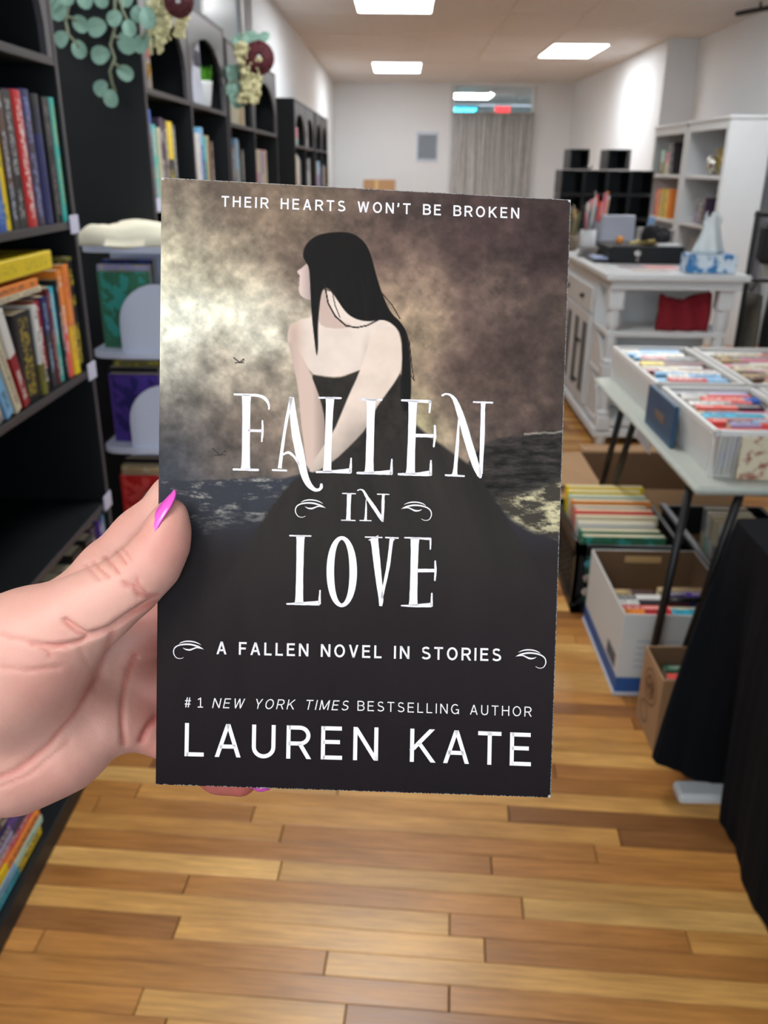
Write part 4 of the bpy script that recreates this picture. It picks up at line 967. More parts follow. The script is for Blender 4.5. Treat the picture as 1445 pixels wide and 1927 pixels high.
# things on the arched shelves
def bx(name, label, cat, x0, x1, y0, y1, z0, z1, mat, b=.004):
    mb = MB(); mb.bbox(x0, x1, y0, y1, z0, z1, b); return solo(name, mb, mat, ((x0+x1)/2, (y0+y1)/2, z0), label, cat)
e = empty('gilded_box', (XF-.08, 3.21, 1.74), 'tall box with gold ornament and red band, front bay shelf under the garland', 'box')
mb = MB(); mb.bbox(XF-.13, XF-.02, 3.185, 3.30, 1.7405, 1.935, .003); part('carton', mb, M('box_print', S(116,104,92), .4, .3, 40), e)
mb = MB(); mb.bbox(XF-.0198, XF-.018, 3.195, 3.29, 1.84, 1.875, .0005); part('red_band', mb, M('red_foil', S(130,40,36), .4), e)
mb = MB(); mb.tube([(XF-.016, 3.245+.03*math.cos(a)*(1-a/14), 1.795+.03*math.sin(a)*(1-a/14)) for a in [k*.5 for k in range(24)]], .0035, 6); part('gold_scroll', mb, M('gold_foil', S(212,172,96), .3, .1, metal=.8), e)
e = empty('upright_picture_book', (XF-.04, 4.05, 1.74), 'tall white and grey booklet standing beside the potted plant', 'book')
mb = MB(); mb.bbox(XF-.13, XF-.022, 3.97, 4.12, 1.7405, 1.99, .002); part('booklet', mb, M('booklet_print', S(190,194,208), .5, .25, 18), e)
mb = MB(); mb.bbox(XF-.0215, XF-.020, 3.985, 4.105, 1.89, 1.95, .0004); part('dark_title_block', mb, M('dark_ink', S(48,46,66), .5, .2, 60), e)
e = empty('potted_plant', (XF-.07, 4.32, 1.74), 'small bright green plant in a white pot on the second bookcase', 'plant')
mb = MB(); mb.lathe((XF-.07, 4.32, 1.7405), [(.036,0),(.044,.02),(.054,.10),(.056,.115),(.050,.115),(.046,.10)], 20); part('pot', mb, m_white, e, True)
mb = MB()
for k in range(90):
    a = random.random()*2*PI; r = .045*math.sqrt(random.random()); hgt = .03+.06*random.random(); c = Vector((XF-.07+r*math.cos(a), 4.32+r*math.sin(a), 1.84)); tip = c+Vector((.03*math.cos(a)*random.random(), .03*math.sin(a)*random.random(), hgt)); s_ = Vector((-math.sin(a), math.cos(a), 0))*.008
    mid = (c+tip)/2+Vector((0,0,.006)); mb.add([c-s_*.4, c+s_*.4, mid+s_, tip, mid-s_], [(0,1,2,4),(4,2,3)])
tag(part('foliage', mb, M('bright_leaf', S(78,150,34), .5, .3, 60), e), kind='stuff')
bx('small_book_stack_box', 'cream box on the arched shelf of the third bookcase', 'box', XF-.2, XF-.02, 4.70, 4.98, 1.7005, 1.86, m_cream)
row_left([('cream',.04,.22,None,'tan',.5),('tan',.04,.2),('cream',.03,.14)], 5.0, 1.70, XF, 'beside the cream box on the arched shelf', G3_, 1, 'left')
for i, (y, cn, h, w) in enumerate(((7.55,'white',.18,.12),(7.75,'mint',.14,.14),(8.35,'cream',.26,.14),(8.6,'grey',.22,.12),(9.4,'olive',.3,.12),(10.05,'charcoal',.25,.12))):
    bk = 'fourth' if y < 9.1 else 'farthest'
    book(w, h, .14, C[cn], f"{cn} book standing on the arched top shelf of the {bk} bookcase", 'books on the far arched shelves', None, C['pink'] if i == 1 else C['charcoal'], .4, False, None, (XF-.02, y, 1.66))

# window frame and pipe on the wall above the second bookcase
mb = MB(); 
for y in (4.0, 5.6, 7.0): mb.bbox(XL, XL+.05, y, y+.10, 2.14, 2.88, .004)
mb.bbox(XL, XL+.05, 4.1, 7.0, 2.14, 2.20, .004); mb.bbox(XL, XL+.05, 4.1, 7.0, 2.82, 2.88, .004); struct('window_2', mb, m_white)
t = NT('frosted_pane'); t.color(S(176,196,206)); t.set(rough=.25, spec=.6); 
for y0, y1 in ((4.1,5.6),(5.7,7.0)):
    mb = MB(); mb.box(XL+.012, XL+.02, y0, y1, 2.20, 2.82); o = link('pane', mb.mesh('pane', t.m), bpy.data.objects['window_2'])
e = empty('wall_conduit', (XL+.03, 7.3, 2.1), 'pale vertical conduit pipes on the left wall above the third bookcase', 'pipe')
for k in range(2): mb = MB(); mb.tube([(XL+.03, 7.3+.16*k, .12), (XL+.03, 7.3+.16*k, 2.89)], .022, 10); part('pipe', mb, m_white, e, True)

# ================================================================== garlands
t = NT('eucalyptus_leaf'); t.color(t.mix(t.noise(40, detail=4), S(96,140,124), S(160,196,178))); t.set(rough=.55); m_euc = t.m
m_stem = M('leaf_stem', S(128,134,108), .6, .2); m_dry = M('dried_flower', S(206,200,156), .85, .35, 60); m_rose = M('dark_red_petal', S(76,12,22), .7, .3, 40)
def leaf_mesh(nm, L=.056, W=.048):
    mb = MB(); N = 12; vs = [(0,0,0)]
    for k in range(N): a = 2*PI*k/N; vs.append((W/2*math.sin(a)*(1-.12*math.cos(a)), .004*math.cos(2*a)+.003, -L/2+L/2*math.cos(a)))
    vs[0] = (0, .007, -L/2); mb.add(vs, [(0, 1+k, 1+(k+1)%N) for k in range(N)])
    back = [(x, y-.0016, z) for x, y, z in vs]; mb.add(back, [(0, 1+(k+1)%N, 1+k) for k in range(N)])
    n = N+1; mb.f += [(1+k, 1+(k+1)%N, n+1+(k+1)%N, n+1+k) for k in range(N)]
    return mb.mesh(nm, m_euc, smooth=False)
LEAF = leaf_mesh('leaf')
def garland(origin, label, stems, leaves, Yp, sc=1.0):
    e = empty('hanging_garland', origin, label, 'garland', 'garlands on the bookcases')
    for st in stems:
        P = [at_y(x, y, Yp+.015*math.sin(i*1.3)) for i, (x, y) in enumerate(st)]; mb = MB(); mb.tube(P, [.0045*sc]*len(P), 6); part('stem', mb, m_stem, e, True)
    for i, (x, y, ang, s) in enumerate(leaves):
        p = at_y(x, y, Yp-.01+.03*random.random()); o = link('leaf', LEAF, e, tuple(p-Vector(origin)))
        o.rotation_euler = (.25*(random.random()-.5), ang, .5*(random.random()-.5)); o.scale = (s*sc, s*sc, s*sc)
        # origin of the leaf is its stalk end: shift so that the blade's middle is at the point
        o.location += Vector((0, 0, 0)) + (Matrix.Rotation(ang, 3, 'Y') @ Vector((0, 0, .028*s*sc)))
    return e
def c1(P): return [(x/4.48, y/4.48) for x, y in P]
Yg = 3.06
g1o = at_y(200, -30, Yg)
lv = [(490,85,.6,1.15),(672,198,-.8,1.0),(507,327,1.0,1.0),(665,413,-.2,1.0),(805,228,1.4,1.2),(965,153,.9,.95),(1090,235,-.3,.95),(1065,360,-.6,1.25),(845,463,1.3,1.15),(1050,613,-1.1,1.0),(845,742,.8,1.0),(932,830,.1,1.0),
      (720,-10,.2,1.05),(850,-14,-.4,1.0),(1150,118,.2,.9),(1245,150,-.1,1.15),(1180,370,.2,1.0),(1250,340,-.2,.85),(1060,-20,.4,1.0),(560,-40,.3,1.1),(430,10,1.2,1.0)]
GA = garland(tuple(g1o), 'garland of round grey-green leaves with dried blossom hanging over the second bookcase', [c1([(560,-120),(575,60),(555,180),(575,290),(640,360),(660,400)]), c1([(970,-120),(968,230),(930,380),(968,490),(925,600),(945,700),(972,775)]), c1([(1000,-100),(1030,80),(1080,190)]), c1([(1220,-80),(1225,90),(1260,160),(1200,330)]), c1([(575,140),(600,150),(640,170)]), c1([(955,290),(1010,340)]), c1([(955,520),(1020,580)])],
     [(x/4.48, y/4.48, a, s) for x, y, a, s in lv], Yg)
mb = MB()
for k in range(230):
    u = random.random(); x = (1290+150*u+60*(random.random()-.5)); y = (random.random()**1.1)*320*(1.1-.5*abs(u-.4))-30 + (120 if k % 7 == 0 else 0); mb.blob(at_y(x/4.48, y/4.48, Yg+.05*random.random()), .005+.006*random.random(), None, 6, 4, .6)
for k in range(90):
    u = k/90; x = 1300+45*math.sin(k*2.1)+20*u; y = 180+270*u; mb.blob(at_y(x/4.48, y/4.48, Yg+.02*random.random()), .005+.003*random.random(), None, 6, 4, .4)
for k in range(70): u = random.random(); mb.blob(at_y(338+20*random.random()-12*u, 20+50*u, Yg+.05), .006, None, 6, 4, .4)
tag(part('dried_blossom', mb, m_dry, GA), kind='stuff', label='cream and yellow dried blossom')
def rose(parent, c, r, Yv):
    for k in range(16):
        ring = k//5; a = k*2.4; rr = r*(1-.26*ring); mb = MB(); vs = []; N = 6
        for i in range(N+1):
            for j in range(4):
                u = i/N*1.5-.75; v = j/3; vs.append(Vector((math.cos(a+u)*rr*(.35+.6*v), -(.25*rr+.35*rr*ring*.6)+rr*.5*(1-v)**2*-.3, math.sin(a+u)*rr*(.35+.6*v)))+Vector(c))
        mb.add(vs, [(i*4+j, i*4+j+1, (i+1)*4+j+1, (i+1)*4+j) for i in range(N) for j in range(3)]); o = part('petal', mb, m_rose, parent, True)
        so = o.modifiers.new('t', 'SOLIDIFY'); so.thickness = .002
rose(GA, at_y(338, 4, Yg), .05, Yg)
# second garland
Yh = 4.56
g2o = at_y(465, 60, Yh)
lv2 = [(432+70*random.random(), 66+26*random.random(), random.random()*3, .9) for _ in range(14)] + [(430+22*random.random(), 130+70*random.random(), random.random()*2-1, 1.0) for _ in range(14)] + [(470,76,.3,1.4),(462,72,1,.9)]
GBb = garland(tuple(g2o), 'garland with a dark red bloom hanging over the third bookcase', [[(455,60),(450,120),(440,190)], [(465,60),(470,130),(465,190),(462,198)]], lv2, Yh, 1.0)
mb = MB()
for k in range(420): u = random.random(); mb.blob(at_y(438+34*random.random()+18*math.sin(u*2.5), 82+110*u, Yh-.02-.05*random.random()), .007+.008*random.random(), None, 6, 4, .7)
tag(part('dried_blossom', mb, m_dry, GBb), kind='stuff', label='yellowish dried blossom')
rose(GBb, at_y(488, 110, Yh-.05), .078, Yh)
mb = MB(); mb.blob(at_y(489, 112, Yh-.12), .012, None, 8, 6, .3); part('flower_centre', mb, m_dry, GBb)

# ================================================================== white revolving book stand
e = empty('revolving_book_stand', (-.785, 2.90, 0), 'white rotating book stand with arched dividers between the black bookcases', 'bookshelf')
X0, X1, Y0, Y1 = -1.0, -.57, 2.72, 3.09
def rounded(x0, x1, y0, y1, z0, z1, r=.06):
    mb = MB(); P = []
    for cx_, cy_, a0 in ((x1-r,y1-r,0),(x0+r,y1-r,90),(x0+r,y0+r,180),(x1-r,y0+r,270)):
        for k in range(5): a = math.radians(a0+k*22.5); P.append((cx_+r*math.cos(a), cy_+r*math.sin(a)))
    n = len(P); mb.add([(x,y,z0) for x,y in P]+[(x,y,z1) for x,y in P], [tuple(range(n))[::-1], tuple(range(n,2*n))] + [(i,(i+1)%n,n+(i+1)%n,n+i) for i in range(n)]); return mb
for h in (1.265, .935, .610, .285, .06): part('shelf', rounded(X0, X1, Y0, Y1, h-.02, h), m_whiteb, e)
mb = MB(); mb.lathe((-.785,2.905,0), [(.17,0),(.17,.03),(.06,.04)], 24); part('turntable_base', mb, m_whiteb, e, True)
for a, b in ((1.245,.935),(.915,.610),(.590,.285),(.265,.06)):
    mb = MB(); mb.box(X0+.02, X1-.02, 2.965, 2.98, b, a); part('centre_panel', mb, m_whiteb, e)
    mb = MB(); mb.box(-.80, -.785, 2.98, Y1-.02, b, a); part('cross_panel', mb, m_whiteb, e)
def arch_div(xa, xb, y, z0, h, T=.014):
    mb = MB(); r = (xb-xa)/2*1.0; N = 14; P = [(xa, z0), (xa, z0+h-r)] + [((xa+xb)/2-r*math.cos(PI*k/N), z0+h-r+r*math.sin(PI*k/N)) for k in range(1, N)] + [(xb, z0+h-r), (xb, z0)]
    n = len(P); mb.add([(x,y,z) for x,z in P]+[(x,y+T,z) for x,z in P], [tuple(range(n)), tuple(range(n,2*n))[::-1]] + [(i,(i+1)%n,n+(i+1)%n,n+i) for i in range(n)]); return mb
for h in (.935, .610, .285): part('arched_divider', arch_div(-.895, -.645, Y0+.012, h, .215 if h > .3 else .2), m_whiteb, e)
for x in (X0+.02, X1-.04):
    for a, b in ((1.245,.935),(.915,.610),(.590,.285)):
        if x > -.8: mb = MB(); mb.bbox(x, x+.016, 2.80, 2.965, b, a, .002); part('side_upright', mb, m_whiteb, e)
# cloth on it
mb = MB(); N = 40; vs = []
for i in range(N+1):
    for j in range(N+1):
        u, v = i/N, j/N; x = X0-.005+(X1-X0+.01)*u; y = Y0-.006+(Y1-Y0+.0)*v
        z_ = 1.268+.052*(min(1, min(u,1-u)*9, min(v,1-v)*9))**.5+.006*math.sin(u*14+v*5)+.004*math.sin(v*23-u*4); vs.append((x, y, z_))
mb.add(vs, [(i*(N+1)+j, (i+1)*(N+1)+j, (i+1)*(N+1)+j+1, i*(N+1)+j+1) for i in range(N) for j in range(N)])
base = len(mb.v); bd = [(i, 0) for i in range(N+1)] + [(N, j) for j in range(1, N+1)] + [(i, N) for i in range(N-1, -1, -1)] + [(0, j) for j in range(N-1, 0, -1)]
for i, j in bd: v = vs[i*(N+1)+j]; mb.v.append((v[0]+(.006 if 0 < i < N else 0), v[1], 1.266))
mb.f += [(bd[k][0]*(N+1)+bd[k][1], base+k, base+(k+1)%len(bd), bd[(k+1)%len(bd)][0]*(N+1)+bd[(k+1)%len(bd)][1]) for k in range(len(bd))]
mb.f.append(tuple(base+k for k in range(len(bd))))
solo('folded_cloth', mb, m_cream, (-.785, 2.9, 1.266), 'cream folded cloth lying on the white book stand', 'cloth', smooth=True)
# its books, covers turned to the aisle
RB = Matrix.Rotation(-PI/2, 4, 'Z')   # spine turned towards the viewer's left
def facing(x, y, z, w, h, d, cn, label, sec, ink=None, lean=0):
    """book with its cover facing -y: x = left edge"""
    R = Matrix(((-1,0,0,0),(0,1,0,0),(0,0,1,0),(0,0,0,1)))
    return book(w, h, d, C[cn], label, 'books on the white stand', ink, C[sec], 2.0, False, Matrix.Rotation(lean, 4, 'X') @ R, (x, y+w/2, z))
facing(-.975, 2.80, .935, .03, .245, .17, 'green', 'dark teal paperback with pale artwork behind the white arched divider, upper level', 'teal')
facing(-.985, 2.835, .935, .03, .262, .17, 'lavender', 'lavender-edged book behind the dark teal one, upper level', 'cream')
facing(-.98, 2.87, .935, .035, .275, .17, 'navy', 'navy book rearmost behind the white arched divider, upper level', 'blue')
facing(-.975, 2.80, .61, .035, .235, .17, 'purple', 'purple paperback behind the arched divider, middle level', 'navy')
facing(-.985, 2.838, .61, .03, .25, .17, 'black', 'black book behind the purple one, middle level', 'charcoal')
facing(-.98, 2.872, .61, .04, .262, .17, 'olive', 'olive yellow book rearmost on the middle level of the stand', 'yellow')
facing(-.975, 2.80, .285, .035, .2, .18, 'red', 'red paperback on the low level of the white stand', 'coral')
facing(-.98, 2.838, .285, .035, .22, .18, 'tan', 'tan book behind the red one, low level of the stand', 'cream')
facing(-.98, 2.876, .285, .03, .235, .18, 'black', 'black book rearmost on the low level of the stand', 'black')

# ================================================================== boxes by the back wall
for k, (x0, x1, z0, z1) in enumerate(((.0,.62,0,.46),(.02,.6,.46,.9),(-.03,.52,.9,1.30))):
    mb = MB(); mb.bbox(-.62+x0, -.62+x1, 15.6, 16.1, z0+.001, z1, .004); o = solo('cardboard_box', mb, m_card, (-.32, 15.85, z0), ['lowest','middle','topmost'][k]+' brown carton of the stack at the back wall', 'box', 'cartons at the back wall')
    mb = MB(); mb.box(-.62+x0+.2, -.62+x0+.26, 15.598, 15.5995, z0+.002, z1-.002); part('packing_tape', mb, M('packing_tape', S(196,166,110), .3) if 'packing_tape' not in bpy.data.materials else bpy.data.materials['packing_tape'], o)
bx('cardboard_box', 'brown carton at the far end of the black bookcases', 'box', -1.2, -.95, 11.0, 11.4, 0, 1.28, m_card)

# ================================================================== white island counter
e = empty('counter', (1.5, 5.8, 0), 'white wooden counter with open shelves at its near end', 'counter')
CX0, CX1, CY0, CY1, CH = 1.125, 1.90, 4.74, 6.75, .978
mb = MB(); mb.bbox(CX0, CX1, CY0, CY1, CH-.035, CH, .006); part('counter_top', mb, m_white, e)
mb = MB(); mb.bbox(CX0+.03, CX1-.03, CY0+.03, CY1-.03, CH-.085, CH-.0355, .004); part('apron', mb, m_white, e)
def turned(x, y, z1):
    mb = MB(); mb.bbox(x-.042, x+.042, y-.042, y+.042, z1-.16, z1, .004)
    mb.lathe((x,y,0), [(.030,0),(.036,.02),(.040,.05),(.030,.08)], 16); mb.bbox(x-.04, x+.04, y-.04, y+.04, .08, .17, .004)
    mb.lathe((x,y,.17), [(.034,0),(.040,.02),(.028,.04),(.032,.10),(.034,.22)], 16); mb.bbox(x-.04, x+.04, y-.04, y+.04, .38, .47, .004)
    mb.lathe((x,y,.47), [(.034,0),(.040,.02),(.028,.04),(.034,.12),(.030,.2),(.038,.22),(.038,z1-.16-.47)], 16); return mb
for x, y in ((1.20,4.83),(1.80,4.83),(1.20,6.62),(1.80,6.62)): part('turned_post', turned(x, y, CH-.036), m_white, e, False)
for h in (.66, .42, .14): mb = MB(); mb.bbox(1.165, 1.84, 4.80, 5.16, h-.03, h, .003); part('shelf', mb, m_white, e)
mb = MB(); mb.bbox(1.165, 1.84, 5.16, 6.66, .10, CH-.0855, .004); body = part('cabinet_body', mb, m_white, e)
mb = MB(); mb.bbox(1.145, 1.86, 4.79, 6.68, .045, .10, .008); part('plinth', mb, m_white, e)
m_dglass = M('dark_cabinet_glass', S(92,102,110), .6, .2, 5, spec=.2); m_knob = M('dark_knob', S(52,50,54), .35, .1, metal=.4)
for k in range(3):
    y0 = 5.19+.49*k; y1 = y0+.47
    mb = MB(); mb.bbox(1.150, 1.1645, y0, y1, .70, .85, .004); d = part('drawer', mb, m_white, e)
    mb = MB(); mb.blob((1.140, (y0+y1)/2, .775), .016); part('knob', mb, m_knob, d, True)
    for s in range(2):
        a = y0+.238*s; b = a+.232; mb = MB(); mb.bbox(1.150, 1.1645, a, b, .14, .69, .003); d = part('door', mb, m_white, e)
        mb = MB(); mb.bbox(1.1475, 1.1496, a+.055, b-.055, .20, .63, .001); part('glass_inset', mb, m_dglass, d)
        mb = MB(); mb.blob((1.137, b-.028 if s == 0 else a+.028, .50), .012); mb.blob((1.139, b-.028 if s == 0 else a+.028, .25), .010); part('knob', mb, m_knob, d, True)
for z0, z1 in ((.42,.63),(.14,.39)):
    mb = MB(); N = 10; P = [(4.88, z0), (5.15, z0), (5.15, z1)] + [(5.15-.27*math.sin(PI/2*k/N)*1.0, z1-(z1-z0)*(1-math.cos(PI/2*k/N))*.8) for k in range(1, N+1)]
    n = len(P); mb.add([(1.17,y,z) for y,z in P]+[(1.184,y,z) for y,z in P], [tuple(range(n)), tuple(range(n,2*n))[::-1]]+[(i,(i+1)%n,n+(i+1)%n,n+i) for i in range(n)]); part('side_bracket', mb, m_white, e)
# red cloth on the shelf
mb = MB(); N = 24; vs = []
for i in range(N+1):
    for j in range(9):
        u = i/N; v = j/8; vs.append((1.46+.28*u, 4.862+.012*math.sin(u*17+v*3)+.01*v, 0.6605+(.175+.03*abs(u-.45)*2-.01*math.sin(u*6))*v))
mb.add(vs, [(i*9+j, (i+1)*9+j, (i+1)*9+j+1, i*9+j+1) for i in range(N) for j in range(8)])
rc = solo('red_bag', mb, M('red_cloth', S(124,8,26), .85, .15), (1.6,4.87,.66), 'dark red cloth bag on the open shelf at the near end of the counter', 'bag', smooth=True)
so = rc.modifiers.new('t','SOLIDIFY'); so.thickness = .03; so.offset = 0
mb = MB(); mb.tube([(1.70,4.872,.845),(1.72,4.872,.885),(1.745,4.872,.84)], .006, 6); part('strap', mb, bpy.data.materials['red_cloth'], rc)

# ---- things on the counter
T = CH+.0005
e = empty('black_cash_box', (1.52, 5.45, T), 'low black box with round lock on the counter', 'cash box')
mb = MB(); mb.bbox(1.26, 1.70, 5.30, 5.72, T, T+.10, .006); part('case', mb, m_black, e)
mb = MB(); mb.lathe((0,0,0), [(.019,0),(.019,.008),(.012,.010)], 16); mb.v = [Vector((1.42+v[0], 5.299-v[2], T+.06+v[1])) for v in mb.v]; part('lock', mb, m_silver, e)
mb = MB(); mb.bbox(1.41, 1.43, 5.285, 5.299, T+.02, T+.03, .002); part('latch', mb, m_silver, e)
mb = MB(); 
for k in range(14): mb.blob((1.50+.13*random.random(), 5.42+.1*random.random(), T+.13+.05*random.random()), .03+.02*random.random(), None, 8, 6, .3)
solo('hat', mb, M('black_fabric', S(28,28,34), .85, .2), (1.56,5.45,T+.10), 'crumpled black cap lying on the cash box', 'hat', smooth=True)
mb = MB(); mb.blob((1.335, 5.42, T+.128), .024, None, 14, 9); solo('orange_ball', mb, M('orange_ball_skin', S(232,150,70), .4), (1.335,5.42,T+.104), 'small orange ball on the left end of the cash box', 'ball', smooth=True)
mb = MB()
for k in range(8): mb.tube([(1.38+.02*k, 5.36, T+.106+.004*k), (1.40+.02*k, 5.40, T+.12+.004*(k%3)), (1.42+.018*k, 5.37, T+.108)], .006, 6)
solo('gold_chain', mb, M('gold_metal', S(206,188,120), .3, .1, metal=.7), (1.43,5.38,T+.10), 'pale gold chain heap in front of the black cap', 'chain')
bx('paper_sheet', 'white paper lying on the right half of the cash box', 'paper', 1.54, 1.68, 5.31, 5.42, T+.1005, T+.112, m_white, .002)
e = empty('tissue_box', (1.74, 4.92, T), 'tissue box printed with blue flowers at the near corner of the counter', 'tissue box')
t = NT('blue_floral'); n1 = t.noise(18, detail=3); rp = t.n('ValToRGB'); rp.color_ramp.elements[0].color = (*S(48,120,178),1); rp.color_ramp.elements[0].position = .44; rp.color_ramp.elements[1].color = (*S(214,228,238),1); rp.color_ramp.elements[1].position = .56; t.l(n1, rp.inputs[0]); t.color(rp.outputs[0]); t.set(rough=.5)
mb = MB(); mb.bbox(1.58, 1.845, 4.84, 4.98, T, T+.098, .003); part('carton', mb, t.m, e)
mb = MB(); vs = []; N = 28; K = 10
for j in range(K):
    v = j/(K-1); r = .058*(1-v)**.8+.016+.03*math.exp(-((v-.95)/.1)**2)
    for i in range(N): a = 2*PI*i/N; rr = r*(1+.22*math.sin(a*5+v*3)+.1*math.sin(a*9)); vs.append((1.70+rr*math.cos(a)*1.0, 4.91+rr*math.sin(a)*.45, T+.099+.20*v+.02*math.sin(a*3)*(v)))
mb.add(vs, [(j*N+i, j*N+(i+1)%N, (j+1)*N+(i+1)%N, (j+1)*N+i) for j in range(K-1) for i in range(N)])
o = solo('plastic_bag', mb, M('white_film', S(222,232,234), .35, .05, 20, trans=0), (1.70,4.91,T+.1), 'white gathered plastic bag standing on the blue tissue box', 'bag', smooth=True); so = o.modifiers.new('t','SOLIDIFY'); so.thickness=.0015
for i, (x0, y0, x1, y1, c, lab) in enumerate(((1.30,4.86,1.50,5.06,S(196,186,180),'pale flyer lying at the front edge of the counter'),(1.42,5.02,1.60,5.20,S(214,150,146),'pink-printed receipt slip beside the cash box'),(1.28,5.08,1.42,5.24,S(150,140,146),'greyish printed card on the counter, left of the pink slip'))):
    bx('flyer', lab, 'paper', x0, x1, y0, y1, T, T+.002+.001*i, M('flyer_print_%s' % 'abc'[i], c, .6, .25, 30), .0004)
e = empty('card_holder', (1.30, 5.95, T), 'grey display card standing behind the cash box on the counter', 'sign holder')
mb = MB(); R_ = Matrix.Translation((1.44,5.90,T)) @ Matrix.Rotation(-.18, 4, 'X'); mb.bbox(-.11, .11, 0, .012, 0, .25, .004, R_); part('panel', mb, M('pale_grey_plastic', S(176,180,192), .35), e)
mb = MB(); mb.bbox(1.34, 1.56, 5.86, 5.98, T, T+.012, .003); part('foot', mb, M('pale_grey_plastic_foot', S(150,154,164), .35), e)
mb = MB(); R_ = Matrix.Translation((1.57,5.82,T)) @ Matrix.Rotation(.25, 4, 'Y'); mb.bbox(-.02, .02, 0, .01, 0, .25, .003, R_); solo('blue_bookmark', mb, M('light_blue_card', S(136,172,214), .5), (1.57,5.82,T), 'light blue card strip leaning by the grey display card', 'bookmark')
def pot(x, y, r, h, cols, label, n=12, mat=None):
    e = empty('cup_of_bookmarks', (x, y, T), label, 'cup', 'cups on the counter')
    mb = MB(); mb.lathe((x,y,T), [(r*.85,0),(r,.01),(r,h),(r*.9,h),(r*.8,.02)], 18); part('cup', mb, mat or m_white, e, True)
    for k in range(n):
        a = random.random()*2*PI; q = r*.5*random.random(); c = cols[k % len(cols)]
        R_ = Matrix.Translation((x+q*math.cos(a), y+q*math.sin(a), T+.02)) @ Matrix.Rotation(.28*(random.random()-.5), 4, 'X') @ Matrix.Rotation(.3*(random.random()-.5), 4, 'Y') @ Matrix.Rotation(random.random()*2, 4, 'Z')
        mb = MB(); mb.bbox(-.012, .012, -.002, .002, 0, h+.08+.10*random.random(), .001, R_)
        nm = 'strip_%s' % c.replace(' ', '_'); m_ = bpy.data.materials.get(nm) or M(nm, C[c], .5, .2); part('bookmark', mb, m_, e)
    return e
pot(1.22, 5.80, .05, .16, ['grey','white','pink','charcoal'], 'tall white cup of pale bookmarks on the counter', 14)
pot(1.34, 6.05, .05, .20, ['coral','orange','pink','white'], 'cup of coral and pink bookmarks beside the grey display card', 14, M('clear_grey_cup', S(170,172,182), .2))
pot(1.18, 6.15, .05, .10, ['tan','cream','charcoal','olive'], 'short cup of tan and dark bookmarks at the left of the counter', 12, M('brown_cup', S(120,104,84), .5))
pot(1.19, 6.45, .04, .08, ['mint','pink','green','white'], 'small cup with pink and mint strips at the far left of the counter', 8)
pot(1.32, 6.38, .05, .10, ['cream','charcoal','tan'], 'cup of cream bookmarks farthest back on the counter', 12, M('clear_cup_b', S(150,150,150), .2))
bx('black_tray', 'black tray with pale blue packet at the left of the cash box', 'tray', 1.17, 1.30, 5.33, 5.60, T, T+.015, m_black)
bx('blue_packet', 'pale blue packet lying in the black tray', 'packet', 1.185, 1.28, 5.36, 5.54, T+.0155, T+.028, M('pale_blue_packet', S(176,190,226), .5, .2, 30))
e = empty('wire_card_rack', (1.20, 5.68, T), 'row of slanting grey card pockets at the left end of the counter', 'rack')
for k in range(6): mb = MB(); R_ = Matrix.Translation((1.145+.018*k, 5.64, T)) @ Matrix.Rotation(.35, 4, 'Y'); mb.bbox(-.001, .002, 0, .10, 0, .07, .0005, R_); part('card', mb, M('card_grey_%s' % 'abcdef'[k], S(150+10*k,150+8*k,150+6*k), .5), e)
bx('grey_carton', 'grey lidded carton against the white bookcases, right of the cash box', 'box', 1.66, 1.84, 6.0, 6.3, T, T+.15, M('grey_carton_card', S(128,126,122), .8))

# ================================================================== black cubes
e = empty('black_cube_rack', (1.9, 8.9, 0), 'black cube rack with two raised cubes in front of the right wall', 'cube rack')
def cube(x, y, z, s=.205, d=.34):
    mb = MB(); t_ = .012
    mb.bbox(x, x+s, y, y+d, z, z+t_, .001); mb.bbox(x, x+s, y, y+d, z+s-t_, z+s, .001); mb.bbox(x, x+t_, y, y+d, z+t_, z+s-t_, .001); mb.bbox(x+s-t_, x+s, y, y+d, z+t_, z+s-t_, .001); mb.box(x+t_, x+s-t_, y+d-.008, y+d-.002, z+t_, z+s-t_); return mb
H0_ = 1.50
for c_i in range(4):
    for r_i in range(7): part('cube', cube(1.455+.21*c_i, 8.3, .03+.21*r_i), m_black, e)
for x in (1.52, 1.86): part('cube', cube(x, 8.3, 1.50, .17), m_black, e)
mb = MB(); mb.bbox(2.03, 2.05, 8.25, 8.3, 1.5, 1.67, .002); part('side_flap', mb, m_blacklit, e)
mb = MB(); mb.bbox(1.455, 2.295, 8.3, 8.64, 0, .03, .003); part('plinth', mb, m_black, e)
mb = MB(); mb.lathe((1.70, 8.36, 1.5005), [(.02,0),(.036,.006),(.04,.03),(.036,.03),(.03,.01)], 16); solo('silver_dish', mb, m_silver, (1.70,8.36,1.5), 'small silver dish on the black cube rack', 'dish', smooth=True)

